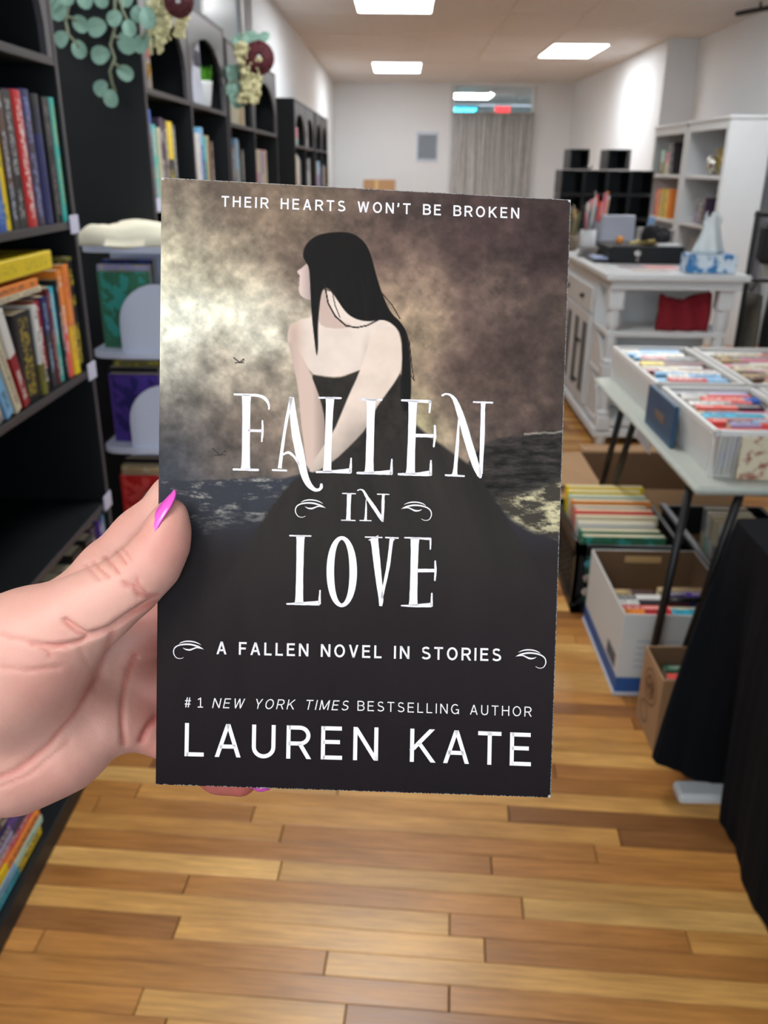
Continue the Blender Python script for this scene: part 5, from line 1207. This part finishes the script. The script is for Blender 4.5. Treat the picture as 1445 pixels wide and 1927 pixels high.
# ================================================================== tall white bookcases
def white_case(y0, y1, label):
    e = empty('white_bookcase', (2.95, (y0+y1)/2, 0), label, 'bookcase', 'tall white bookcases at the right wall'); x0, x1, top, t_ = 2.78, 3.13, 1.94, .03
    for y in (y0, y1-t_): mb = MB(); mb.bbox(x0, x1, y, y+t_, 0, top-.03, .002); part('side_panel', mb, m_white, e)
    for y, w in ((y0,.07),(y1-.07,.07)): mb = MB(); mb.bbox(x0-.012, x0-.0005, y, y+w, 0, top-.03, .002); part('front_stile', mb, m_white, e)
    mb = MB(); mb.bbox(x0-.03, x1+.01, y0-.015, y1+.0, top-.03, top, .006); part('cornice', mb, m_white, e)
    mb = MB(); mb.bbox(x0-.012, x0-.0005, y0+.07, y1-.07, top-.10, top-.03, .002); part('top_rail', mb, m_white, e)
    mb = MB(); mb.box(x1-.008, x1, y0+t_, y1-t_, .05, top-.03); part('back_panel', mb, M('white_back', S(186,184,190), .6) if 'white_back' not in bpy.data.materials else bpy.data.materials['white_back'], e)
    for h in (1.46, 1.03, .62, .12): mb = MB(); mb.bbox(x0, x1-.008, y0+t_, y1-t_, h-.03, h, .002); part('shelf', mb, m_white, e)
    return e
white_case(7.9, 9.03, 'nearer of the two tall white bookcases, side panel towards the camera'); white_case(9.06, 10.2, 'farther of the two tall white bookcases')
RN = Matrix.Rotation(PI, 4, 'Z')   # spines to -x
GW = 'books in the white bookcases'
def row_white(spec, y, h0, where):
    for i, s in enumerate(spec):
        cn, w, h = s[:3]; lean = s[3] if len(s) > 3 else 0
        book(w, h, .2, C[cn], f"{cn} book, {ORD[i]} from the left {where}", GW, None, C[s[4]] if len(s) > 4 else None, .5, False, Matrix.Rotation(lean, 4, 'X') @ RN, (2.80, y-w/2, h0+.002)); y -= w+.002+abs(lean)*.25
row_white([('coral',.07,.27),('orange',.08,.28),('tan',.05,.26),('yellow',.08,.28),('olive',.06,.27),('yellow',.09,.28),('orange',.08,.29)], 9.98, 1.03, 'on the lower visible shelf of the farther white bookcase')
row_white([('olive',.14,.24,0,'mint'),('green',.05,.23),('cream',.14,.22,0,'pink'),('grey',.05,.30,-.18),('charcoal',.05,.31,-.18)], 9.98, 1.46, 'on the upper shelf of the farther white bookcase')
row_white([('lavender',.1,.22,0,'grey'),('grey',.1,.2),('plum',.08,.24)], 8.62, 1.03, 'on the lower visible shelf of the nearer white bookcase')
bx('maroon_box', 'dark maroon box at the back of the upper shelf, farther white bookcase', 'box', 2.98, 3.10, 9.4, 9.8, 1.462, 1.78, M('maroon_card', S(84,28,36), .6))
e = empty('shell_ornament', (2.88, 8.50, 1.46), 'shiny silver and gold ornament on the upper shelf of the nearer white bookcase', 'ornament')
mb = MB(); mb.blob((2.86, 8.50, 1.56), .085, Matrix.Rotation(.4, 4, 'X'), 16, 10, .1, (.5,1,.9)); part('silver_body', mb, m_silver, e, True)
mb = MB()
for k in range(60): a = random.random()*2*PI; mb.blob((2.9+.02*random.random(), 8.46+.10*math.cos(a)*random.random(), 1.60+.11*math.sin(a)*random.random()), .014, None, 6, 4, .4)
part('gold_trim', mb, bpy.data.materials['gold_metal'], e); mb = MB(); mb.lathe((2.88,8.5,1.461), [(.05,0),(.05,.01),(.02,.03)], 16); part('foot', mb, m_silver, e)
mb = MB(); mb.lathe((2.86,8.12,1.031), [(.035,0),(.04,.01),(.04,.12),(.02,.15),(.02,.2)], 16); o = solo('bottle', mb, M('white_plastic', S(216,214,214), .35), (2.86,8.12,1.03), 'white bottle with printed label, nearer white bookcase', 'bottle', smooth=True)
mb = MB(); mb.lathe((2.86,8.12,1.06), [(.0405,0),(.0405,.06)], 16); part('bottle_label', mb, M('label_print', S(186,130,110), .5, .4, 80), o)
mb = MB(); mb.bbox(2.82, 3.08, 8.2, 8.7, .622, .92, .01); solo('grey_bin', mb, M('grey_bin_cloth', S(132,128,124), .9), (2.95,8.45,.62), 'grey fabric bin in the nearer white bookcase', 'bin')
# white door at the near right wall
mb = MB(); mb.bbox(XRN-.02, XRN, 5.2, 7.3, .0, 2.2, .004); door = struct('door_1', mb, M('pale_blue_door', S(206,214,226), .5, .02))
mb = MB(); mb.bbox(XRN-.035, XRN-.005, 7.3, 7.42, 0, 2.28, .003); mb.bbox(XRN-.035, XRN-.005, 5.08, 5.2, 0, 2.28, .003); mb.bbox(XRN-.035, XRN-.005, 5.08, 7.42, 2.2, 2.28, .003); struct('trim_2', mb, m_white)
mb = MB(); mb.blob((XRN-.06, 7.15, 1.0), .03); part('door_knob', mb, m_silver, door, True)

# ================================================================== rack with dark bags, right of the counter
e = empty('bag_rack', (2.25, 4.9, 0), 'black metal rack with dark tote bags right of the counter', 'rack')
for x in (1.955, 2.62): mb = MB(); mb.tube([(x,4.95,.0),(x,4.95,1.30)], .014, 8); part('post', mb, m_metalblk, e)
for x in (1.955, 2.62): mb = MB(); mb.tube([(x,4.68,.012),(x,5.2,.012)], .012, 8); part('foot', mb, m_metalblk, e)
for z_ in (.93, 1.28): mb = MB(); mb.tube([(1.94,4.95,z_),(2.64,4.95,z_)], .010, 8); part('rail', mb, m_metalblk, e)
m_bag = [M('dark_bag_a', S(30,30,30), .85, .2), M('dark_bag_b', S(86,82,74), .85, .3, 14), M('dark_bag_c', S(58,56,54), .85, .3, 14)]
for k, (x, mi, y) in enumerate(((2.02,1,4.86),(2.13,0,4.83),(2.22,2,4.86),(2.33,1,4.83),(2.44,0,4.86),(2.55,2,4.83))):
    lab = ['khaki-grey bag hanging nearest the counter post','black bag second from the counter post','charcoal bag third from the counter post','khaki-grey bag fourth from the counter post','black bag fifth from the counter post','charcoal bag at the far end of the rack'][k]
    mb = MB(); N = 12; vs = []
    for i in range(N+1):
        for j in range(9):
            u = i/N; v = j/8; th = .035*(.4+.6*math.sin(PI*v*.85+.3)); a = 2*PI*u; vs.append((x+th*math.sin(a)*(1+.15*math.sin(v*9+k)), y+.10+.12*math.cos(a)*(1-.1*v), .28+.58*v))
    mb.add(vs, [(i*9+j, (i+1)*9+j, (i+1)*9+j+1, i*9+j+1) for i in range(N) for j in range(8)] + [tuple(i*9 for i in range(N)), tuple(i*9+8 for i in range(N))[::-1]])
    o = solo('tote_bag', mb, m_bag[mi], (x, y+.1, .28), lab + ' on the black rack', 'bag', 'dark bags on the rack', True)
    mb = MB(); mb.tube([(x, y+.04, .855), (x, 4.945-.01, .925+.016), (x, y+.18, .855)], .006, 6); part('handle', mb, m_bag[mi], o)
mb = MB(); mb.bbox(2.0, 2.28, 4.90, 5.02, 1.02, 1.24, .03); o = solo('black_backpack', mb, m_bag[0], (2.14,4.96,1.02), 'black backpack hanging above the tote bags, right of the counter', 'bag')
mb = MB(); mb.bbox(2.10, 2.28, 4.87, 4.899, 1.04, 1.16, .01); part('brown_pocket', mb, M('brown_leather', S(86,66,56), .5), o); mb = MB(); mb.tube([(2.08,4.90,1.21),(2.10,4.93,1.29),(2.14,4.945,1.30),(2.18,4.93,1.29),(2.20,4.90,1.21)], .008, 6); part('strap', mb, m_bag[0], o)
mb = MB(); mb.tube([(2.135+.014*math.cos(a), 4.893, 1.15+.014*math.sin(a)) for a in [k*PI/8 for k in range(17)]], .003, 6); part('ring', mb, m_silver, o)
mb = MB(); mb.bbox(2.04, 2.26, 4.965, 4.985, .945, 1.012, .002); o = solo('price_card', mb, M('grey_card', S(158,154,146), .7), (2.15,4.975,.945), 'grey card with a green dot under the black backpack', 'card')
mb = MB(); mb.bbox(2.07, 2.09, 4.96, 4.9648, .965, 1.0, .001); part('green_dot', mb, M('green_dot_ink', S(60,200,110), .5), o)

# ================================================================== folding table with book baskets
e = empty('folding_table', (1.16, 2.66, 0), 'grey-topped folding table carrying white baskets of books', 'table')
TX0, TX1, TY0, TY1, TH = .772, 1.50, 2.06, 3.30, .745
mb = MB(); mb.bbox(TX0, TX1, TY0, TY1, TH-.024, TH, .008); part('table_top', mb, M('speckled_grey_plastic', S(176,180,170), .45, .08, 60, .1, 200), e)
def leg(pts): mb = MB(); mb.tube(pts, .0125, 8); part('leg', mb, m_metalblk, e, True)
a = at_z(1299,914,.705); b = at_z(1206,1326,0.012); leg([tuple(a), tuple(b)])
a2 = at_z(1392,930,.705); b2 = at_z(1262,1300,.012); leg([tuple(a2), tuple(b2)])
leg([tuple(at_z(1174,757,.705)), tuple(at_z(1108,1002,.012))]); leg([tuple(at_z(1196,785,.705)), tuple(at_z(1128,1002,.012))])
mb = MB(); mb.tube([tuple(Vector(a)*.5+Vector(b)*.5), tuple(Vector(a2)*.5+Vector(b2)*.5)], .008, 8); part('leg_brace', mb, m_metalblk, e, True)
mb = MB(); mb.add([at_d(1203,790,2.86), at_d(1227,800,2.80), at_d(1222,856,2.86), at_d(1196,822,2.90)], [(0,1,2,3)]); 
pt = solo('price_tag', mb, M('white_paper_tag', S(214,218,226), .6), tuple(at_d(1210,815,2.85)), 'white paper tag hanging from the edge of the folding table', 'tag'); so = pt.modifiers.new('t','SOLIDIFY'); so.thickness = .001
m_bask = M('translucent_white_plastic', S(216,214,210), .35, .04, 10)
t = NT('clear_basket_plastic'); t.color(S(226,222,214)); t.set(rough=.3, alpha=.42); m_baskc = t.m
def basket(x0, x1, y0, y1, label, h=.13, clear=False):
    e = empty('book_basket', ((x0+x1)/2, (y0+y1)/2, TH), label, 'basket', 'white baskets on the folding table'); z0 = TH+.0005; z1 = z0+h; t_ = .004; fl = .012
    mb = MB(); mb.bbox(x0+fl, x1-fl, y0+fl, y1-fl, z0, z0+t_, .001); part('bottom', mb, m_bask, e)
    def wall(p, q, n, mat):
        """tapered wall from p to q with a row of vertical slots pressed in"""
        mb = MB(); p = Vector(p); q = Vector(q); n = Vector(n); L = (q-p).length; d = (q-p)/L; K = int(L/.012)
        for k in range(K):
            a = p+d*(L*k/K+.0012); b = p+d*(L*(k+1)/K-.0012); off = n*(.0012 if k % 2 else 0)
            vs = [a+n*-fl+d*0+off, b-n*fl+off, b+off+Vector((0,0,h-.012)), a+off+Vector((0,0,h-.012))]; vs += [v-n*t_*.6 for v in vs]
            mb.add(vs, [(0,1,2,3),(7,6,5,4),(0,4,5,1),(1,5,6,2),(2,6,7,3),(3,7,4,0)])
        part('wall', mb, mat, e)
        mb = MB(); o = Vector((0,0,h-.013)); vs = [p+o, q+o, q+o+Vector((0,0,.013)), p+o+Vector((0,0,.013))]; vs += [v-n*.014 for v in vs]
        mb.add(vs, [(0,1,2,3),(7,6,5,4),(0,4,5,1),(1,5,6,2),(2,6,7,3),(3,7,4,0)]); part('rim', mb, m_bask, e)
    mb = MB()
    for cx_ in (x0, x1-.012):
        for cy_ in (y0, y1-.012): mb.bbox(cx_-(.0008 if cx_ == x0 else .003), cx_+(.015 if cx_ == x0 else .0128), cy_-(.0008 if cy_ == y0 else .003), cy_+(.015 if cy_ == y0 else .0128), z1-.0148, z1+.0008, .003)
    tag(part('rim_corners', mb, m_bask, e), kind='stuff')
    wall((x0,y1,z0), (x0,y0,z0), (-1,0,0), m_bask); wall((x1,y0,z0), (x1,y1,z0), (1,0,0), m_bask); wall((x0,y0,z0), (x1,y0,z0), (0,-1,0), m_baskc if clear else m_bask); wall((x1,y1,z0), (x0,y1,z0), (0,1,0), m_bask)
    return e
basket(.825, 1.11, 2.13, 2.62, 'nearest white basket of paperbacks, at the left table edge', clear=True); basket(.82, 1.105, 2.66, 3.26, 'far left white basket of paperbacks beside the counter')
basket(1.125, 1.42, 2.13, 2.62, 'near white basket at the right edge of the picture', clear=True); basket(1.12, 1.44, 2.66, 3.26, 'far right white basket of paperbacks')
# spine-up paperbacks: spine looks up, height runs along x
UPR = Matrix(((0,0,1,0),(0,1,0,0),(1,0,0,0),(0,0,0,1)))
def basket_books(x0, x1, y0, y1, where, cols, seed, top=.125):
    r = random.Random(seed); y = y0+.022; i = 0
    while y < y1-.045:
        w = .018+.016*r.random(); L = min(x1-x0-.05, .17+.06*r.random()); cn = cols[i % len(cols)]; z = TH+top+.012*(r.random()-.6); xs = x0+.022+r.random()*(x1-x0-.045-L)
        lean = Matrix.Rotation(.10+.12*r.random(), 4, 'X')
        book(w, L, .10, C[cn], f"{cn} paperback spine up, {ORD[i] if i < 20 else 'last'} from the front in the {where}", 'paperbacks in the white baskets', None, C[r.choice(cols)], .3+.5*r.random(), False, lean @ UPR, (xs, y+w/2, z)); y += w+.003; i += 1
basket_books(.825, 1.11, 2.13, 2.62, 'nearest basket', ['grey','coral','lavender','plum','coral','cyan','blue','cream','coral','white','mint','white','coral','white'], 4)
basket_books(.82, 1.105, 2.66, 3.26, 'far left basket', ['maroon','red','sky blue','white','sky blue','cream','white','crimson','cream','charcoal','yellow','white'], 9)
basket_books(1.125, 1.42, 2.13, 2.62, 'near right basket', ['cream','coral','tan','plum','navy','white','lavender','yellow','orange','white'], 14)
basket_books(1.12, 1.44, 2.66, 3.26, 'far right basket', ['cream','white','pink','brown','tan','plum','coral','cream'], 19)
# loose book with pale printed cover at the near basket's front, blue booklet at its side
t = NT('pale_cover_print'); nz = t.noise(30, vec=t.scaled((1,1,1.2)), detail=5); rp = t.n('ValToRGB'); rp.color_ramp.elements[0].position = .40; rp.color_ramp.elements[0].color = (*S(150,90,72),1); rp.color_ramp.elements[1].position = .52; rp.color_ramp.elements[1].color = (*S(214,200,172),1); t.l(nz, rp.inputs[0]); t.color(rp.outputs[0]); t.set(rough=.5)
mb = MB(); mb.bbox(.895, 1.10, 2.118, 2.1285, TH+.002, TH+.118, .001); solo('pale_printed_book', mb, t.m, (.96,2.123,TH+.002), 'pale paperback with reddish print standing at the front of the nearest basket', 'book')
mb = MB(); mb.bbox(.798, .810, 2.38, 2.66, TH+.001, TH+.128, .002); o = solo('blue_booklet', mb, M('blue_booklet_cover', S(36,74,106), .4, .2, 20), (.79,2.5,TH+.001), 'dark blue booklet standing against the left side of the baskets', 'book')
mb = MB(); mb.box(.7965, .7978, 2.46, 2.56, TH+.05, TH+.075); part('faint_gold_print', mb, M('dull_gold_ink', S(110,96,84), .5, .3, 80), o)

# ================================================================== under the table
# black milk crate
e = empty('black_crate', (.84, 2.97, 0), 'black plastic lattice crate of large books under the folding table', 'crate')
KX0, KX1, KY0, KY1, KH = .645, 1.02, 2.74, 3.20, .27
def lattice(p, q, n):
    mb = MB(); p = Vector(p); q = Vector(q); n = Vector(n); L = (q-p).length; d = (q-p)/L; u = Vector((0,0,1))
    def bar(a, b, w): 
        t2 = (b-a).normalized(); s_ = n.cross(t2)*w; vs = [a-s_, a+s_, b+s_, b-s_]; vs += [v-n*.012 for v in vs]; mb.add(vs, [(0,1,2,3),(7,6,5,4),(0,4,5,1),(1,5,6,2),(2,6,7,3),(3,7,4,0)])
    bar(p+u*(KH-.02), q+u*(KH-.02), .02); bar(p+u*.018, q+u*.018, .018); bar(p+d*.018, p+d*.018+u*KH, .018); bar(q-d*.018, q-d*.018+u*KH, .018)
    K = max(3, int(L/.045)); 
    for k in range(K+1):
        for s_ in (-1, 1):
            a = p+d*(L*k/K)+u*.03; b = a+d*(s_*.12)+u*(KH-.06)
            if -.001 <= (b-p).dot(d) <= L+.001: bar(a, b, .004)
    return mb
for p, q, n in (((KX0,KY1,0),(KX0,KY0,0),(-1,0,0)), ((KX1,KY0,0),(KX1,KY1,0),(1,0,0)), ((KX0,KY0,0),(KX1,KY0,0),(0,-1,0)), ((KX1,KY1,0),(KX0,KY1,0),(0,1,0))): part('lattice_side', lattice(p, q, n), m_black, e)
mb = MB(); mb.bbox(KX0+.012, KX1-.012, KY0+.012, KY1-.012, 0, .01, .001); part('bottom', mb, m_black, e)
for k, (zz, c) in enumerate(((.20,S(60,130,146)),(.145,S(150,136,130)),(.09,S(170,160,150)))):
    mb = MB(); mb.blob((KX0+.335-.29, KY0-.006, zz), .016, None, 10, 6, 0, (1,.3,1)); part('round_sticker', mb, M('sticker_%s' % 'abc'[k], c, .5), e, True)
FR = Matrix(((-1,0,0,0),(0,1,0,0),(0,0,1,0),(0,0,0,1)))
yk = 2.775
for i, (cn, w, h, sec) in enumerate((('green',.03,.27,'teal'),('mint',.035,.275,'green'),('sky blue',.03,.29,'white'),('blue',.028,.30,'cream'),('white',.03,.31,'coral'),('charcoal',.03,.31,'grey'),('teal',.03,.32,'orange'),('plum',.03,.325,'mint'),('white',.035,.33,'yellow'),('mint',.03,.335,'yellow'))):
    book(w, h, .30-.01*(i%3), C[cn], f"{cn} large book, {ORD[i]} from the front in the black crate", 'books in the black crate', None, C[sec], .55 if i else 2, False, Matrix.Rotation(-.06, 4, 'X') @ FR, (KX0+.025, yk+w/2, .0105+w*.06)); yk += w+.006
# second crate, partly hidden
e = empty('dark_crate', (1.24, 2.9, 0), 'dark crate behind the table leg, right of the lattice crate', 'crate')
mb = MB(); mb.bbox(1.06, 1.075, 2.55, 3.15, 0, .27, .002); part('side', mb, m_black, e); mb = MB(); mb.bbox(1.05, 1.075, 2.54, 3.16, .255, .275, .003); part('rim', mb, M('grey_rim', S(70,70,74), .4), e)
mb = MB(); mb.bbox(1.44, 1.455, 2.55, 3.15, 0, .27, .002); part('side', mb, m_black, e); mb = MB(); mb.bbox(1.076, 1.44, 3.135, 3.15, 0, .27, .002); part('side', mb, m_black, e); mb = MB(); mb.bbox(1.076, 1.44, 2.55, 2.565, 0, .27, .002); part('side', mb, m_black, e)
for i, (cn, w, sec) in enumerate((('white',.03,'grey'),('cream',.03,'white'),('grey',.03,'cream'),('white',.03,'cream'),('mint',.03,'white'),('cream',.03,'grey'))):
    book(w, .22, .15, C[cn], f"{cn} book standing spine out, {ORD[i]} from the front in the dark crate", 'books in the dark crate', None, C[sec], .6, False, Matrix.Rotation(-.12, 4, 'X') @ FR, (1.11, 2.62+.04*i, .16))
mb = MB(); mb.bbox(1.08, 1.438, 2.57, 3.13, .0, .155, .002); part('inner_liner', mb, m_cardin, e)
# open box maker
def open_box(name, label, x0, x1, y0, y1, h, mo, mi, lip=None, band=None, cat='box'):
    e = empty(name, ((x0+x1)/2, (y0+y1)/2, 0), label, cat); t_ = .005
    for nm, b in (('side',(x0,x0+t_,y0,y1)),('side',(x1-t_,x1,y0,y1)),('end_panel',(x0+t_,x1-t_,y0,y0+t_)),('end_panel',(x0+t_,x1-t_,y1-t_,y1))):
        mb = MB(); mb.bbox(b[0], b[1], b[2], b[3], .001, h, .001); p = part(nm, mb, mo, e)
        ix0, ix1, iy0, iy1 = b; s_ = .0012
        if nm == 'side': q = (x0+t_, x0+t_+s_, y0+t_, y1-t_) if b[0] == x0 else (x1-t_-s_, x1-t_, y0+t_, y1-t_)
        else: q = (x0+t_, x1-t_, y0+t_, y0+t_+s_) if b[2] == y0 else (x0+t_, x1-t_, y1-t_-s_, y1-t_)
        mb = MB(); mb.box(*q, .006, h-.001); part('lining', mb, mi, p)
    mb = MB(); mb.bbox(x0+t_, x1-t_, y0+t_, y1-t_, .001, .006, .001); part('bottom', mb, mi, e)
    return e
e = open_box('white_file_box', 'white file box with blue base stripe full of paperbacks, on the floor', .684, 1.04, 2.225, 2.69, .28, M('white_corrugated', S(206,208,206), .7, .05, 6), m_cardin)
m_blu = M('blue_print_band', S(40,86,152), .6, .1)
for q in ((.6825,.6838,2.225,2.69),(.684,1.04,2.2235,2.2248)): mb = MB(); mb.box(*q, .012, .062); part('blue_stripe', mb, m_blu, e)
for q in ((.678,.6824,2.22,2.695),(.684,1.045,2.219,2.2234)): mb = MB(); mb.bbox(*q, .0005, .012, .001); part('base_flange', mb, M('white_flange', S(200,206,216), .6) if 'white_flange' not in bpy.data.materials else bpy.data.materials['white_flange'], e)
for k in range(5): mb = MB(); mb.box(.73, .86, 2.2238, 2.2248, .10+.022*k, .103+.022*k); part('printed_rule', mb, M('grey_rule', S(150,168,190), .6) if 'grey_rule' not in bpy.data.materials else bpy.data.materials['grey_rule'], e)
mb = MB(); mb.bbox(.80, .925, 2.680, 2.6835, .235, .258, .001); part('hand_hole', mb, M('lit_hand_hole', S(206,168,112), .8), e)
mb = MB(); mb.box(.6825, .6838, 2.26, 2.36, .075, .12); part('worn_patch', mb, M('scuffed_print', S(90,92,100), .8, .5, 60), e)
for i, (cn, L, xs, y, sec, zt) in enumerate((('charcoal',.17,.72,2.30,'grey',.20),('black',.16,.72,2.345,'charcoal',.20),('orange',.17,.71,2.385,'red',.205),('red',.17,.71,2.41,'coral',.205),('white',.16,.71,2.44,'charcoal',.21),('charcoal',.16,.71,2.475,'white',.21),
     ('white',.15,.885,2.28,'grey',.17),('grey',.15,.885,2.32,'white',.18),('mint',.15,.885,2.36,'white',.19),('cyan',.15,.885,2.395,'sky blue',.20),('cream',.15,.885,2.43,'white',.19),('maroon',.15,.885,2.47,'navy',.205),('navy',.15,.885,2.51,'purple',.205),('tan',.15,.885,2.55,'tan',.20),('tan',.15,.72,2.55,'brown',.19))):
    book(.026, L, .13, C[cn], f"{cn} paperback in the {'left' if xs < .8 else 'right'} row of the white file box, {ORD[i if i < 6 else i-6] if i < 14 else 'rearmost'} from front", 'paperbacks in the white file box', None, C[sec], .5, False, Matrix.Rotation(.2, 4, 'X') @ UPR, (xs, y, zt))
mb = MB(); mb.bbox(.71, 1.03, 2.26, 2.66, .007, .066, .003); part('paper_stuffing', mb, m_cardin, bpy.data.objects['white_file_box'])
e = open_box('printed_carton', 'small brown carton with dark round print beside the table leg', .725, 1.0, 1.945, 2.125, .235, m_card, m_cardin)
m_ink2 = M('brown_ink', S(120,84,54), .8, .2)
def ring(cy, cz, r, w, parent):
    mb = MB(); N = 28; vs = []
    for k in range(N):
        a = 2*PI*k/N; vs += [(.7242, cy+r*math.cos(a), cz+r*math.sin(a)), (.7242, cy+(r-w)*math.cos(a), cz+(r-w)*math.sin(a))]
    mb.add(vs, [(2*k, 2*((k+1)%N), 2*((k+1)%N)+1, 2*k+1) for k in range(N)]); part('printed_ring', mb, m_ink2, parent)
ring(2.035, .155, .055, .007, e); ring(2.035, .155, .036, .009, e); ring(2.06, .06, .035, .006, e)
mb = MB()
for k in range(14): mb.tube([(.7238, 2.005+.0045*k+.006*math.sin(k*3), .15+.018*math.sin(k*1.9)), (.7238, 2.01+.0045*k, .165+.018*math.cos(k*2.3))], .0016, 5)
part('printed_scribble', mb, m_ink2, e)
for i, (cn, y, zt, sec) in enumerate((('green',2.10,.18,'mint'),('coral',2.07,.17,'red'),('grey',2.04,.17,'white'),('white',2.01,.17,'grey'),('blue',1.98,.19,'sky blue'))):
    book(.026, .17, .12, C[cn], f"{cn} paperback spine up, {ORD[i]} from the back in the small printed carton", 'paperbacks in the printed carton', None, C[sec], .5, False, Matrix.Rotation(.1, 4, 'X') @ UPR, (.78, y, zt))
mb = MB(); mb.bbox(.74, .99, 1.96, 2.11, .007, .05, .003); part('paper_stuffing', mb, m_cardin, e)
# large cartons behind
e = open_box('large_carton', 'large open brown carton with flaps behind the lattice crate', .86, 1.45, 3.32, 3.82, .27, m_card, m_cardin)
mb = MB(); mb.add([(.86,3.34,.27),(.86,3.80,.27),(.70,3.80,.262),(.70,3.40,.25)], [(0,1,2,3)]); o = part('flap', mb, m_card, e); so = o.modifiers.new('t','SOLIDIFY'); so.thickness=.005
mb = MB(); mb.add([(.88,3.32,.27),(1.44,3.32,.27),(1.42,3.25,.17),(.90,3.25,.17)], [(0,1,2,3)]); o = part('flap', mb, m_card, e); so = o.modifiers.new('t','SOLIDIFY'); so.thickness=.005
mb = MB(); mb.add([(.88,3.82,.27),(1.44,3.82,.27),(1.44,3.95,.26),(.88,3.95,.26)], [(0,1,2,3)]); o = part('flap', mb, m_card, e); so = o.modifiers.new('t','SOLIDIFY'); so.thickness=.005
# white stack under the table at the right edge
for k in range(7):
    book(.03, .24, .20, C[['white','cream','white','grey','white','cream','white'][k]], f"white-edged large book lying flat, {ORD[k]} from the bottom under the table at the right", 'large flat books under the table', None, C['cream'], .5, False, flat() @ Matrix.Rotation(0, 4, 'Z'), (1.36-.008*(k%3), 2.14, .3305+.031*k+.015))
bx('grey_storage_tub', 'grey storage tub carrying flat books under the table at the right', 'tub', 1.11, 1.40, 2.10, 2.45, 0, .33, m_cardin)
mb = MB(); mb.bbox(.55, 1.05, 4.05, 4.6, 0.0005, .012, .004); solo('grey_floor_mat', mb, M('grey_mat', S(112,112,112), .95, .2, 60, .5, 200), (.8,4.3,0), 'grey floor mat beside the counter foot', 'mat')

# ================================================================== black-draped table
e = empty('draped_table', (1.25, 1.25, 0), 'table under the black cloth at the right edge, its white foot showing', 'table')
mb = MB(); mb.bbox(.80, 1.70, .55, 1.84, .70, .735, .006); part('table_top', mb, m_white, e)
for x, y in ((.90,.65),(1.62,.65),(1.62,1.74)): mb = MB(); mb.tube([(x,y,0),(x,y,.70)], .014, 8); part('leg', mb, m_metalblk, e)
mb = MB(); mb.tube([(.87,1.76,.03),(.87,1.76,.70)], .014, 8); part('leg', mb, m_metalblk, e); mb = MB(); mb.bbox(.735, .88, 1.735, 1.80, .0, .03, .008); part('white_foot', mb, m_white, e)
# cloth: perimeter at the table edge and at the hem
P = []
top = [(.795,.45),(.795,1.0),(.795,1.30),(.795,1.50),(.795,1.60),(.795,1.70),(.795,1.80),(.80,1.842),(.84,1.85),(.95,1.85),(1.15,1.85),(1.5,1.85),(1.75,1.85)]
hp_ = lambda x, y, h: tuple(at_z(x, y, h))
hem = [(.80,.45,.01),(.785,1.0,.012),hp_(1450,1765,.012),hp_(1392,1630,.012),hp_(1362,1545,.012),hp_(1357,1482,.02),hp_(1292,1460,.06),hp_(1236,1433,.10),(.74,1.868,.09),(.92,1.89,.03),(1.2,1.90,.02),(1.5,1.90,.02),(1.76,1.91,.02)]
def cr(pts, n):
    pts = [np.array(p, float) for p in pts]; out = []
    for i in range(len(pts)-1):
        p0 = pts[max(i-1,0)]; p1 = pts[i]; p2 = pts[i+1]; p3 = pts[min(i+2,len(pts)-1)]
        for k in range(n):
            t_ = k/n; out.append(.5*((2*p1)+(-p0+p2)*t_+(2*p0-5*p1+4*p2-p3)*t_*t_+(-p0+3*p1-3*p2+p3)*t_**3))
    out.append(pts[-1]); return out
n_ = 9; tp = cr(top, n_); hm = cr(hem, n_); K = 14; mb = MB(); vs = []
for i in range(len(tp)):
    a = np.array([tp[i][0], tp[i][1], .744]); b = hm[i]; d = np.array([b[0]-a[0], b[1]-a[1], 0])
    for j in range(K+1):
        v = j/K; p = a*(1-v)+b*v; bow = .012*math.sin(PI*v)
        p = p + np.array([-.8, .4, 0])*bow + np.array([1, .3, 0])*(.008*v*math.sin(i*.45+.6)+.002*v*math.sin(i*1.7)); 
        if j == 0: p[2] = .744
        vs.append(tuple(p))
mb.add(vs, [(i*(K+1)+j, (i+1)*(K+1)+j, (i+1)*(K+1)+j+1, i*(K+1)+j+1) for i in range(len(tp)-1) for j in range(K)])
ri = [i*(K+1) for i in range(len(tp))]; base = len(mb.v); mb.v += [(1.75,.45,.744)]; mb.f.append(tuple(ri)+(base,))
cl = solo('black_tablecloth', mb, M('black_table_cloth', S(13,15,20), .9, .15, 10, .2, 300, spec=.15), (1.2,1.3,.74), 'black cloth draped over the table at the right edge', 'tablecloth', smooth=False)
so = cl.modifiers.new('t','SOLIDIFY'); so.thickness = .003; so.offset = 1
mb = MB(); mb.bbox(.84, .95, 1.60, 1.72, .748, .752, .001); solo('white_card', mb, M('white_card_print', S(196,200,206), .5, .3, 60), (.9,1.66,.748), 'small white card lying on the black cloth', 'card')
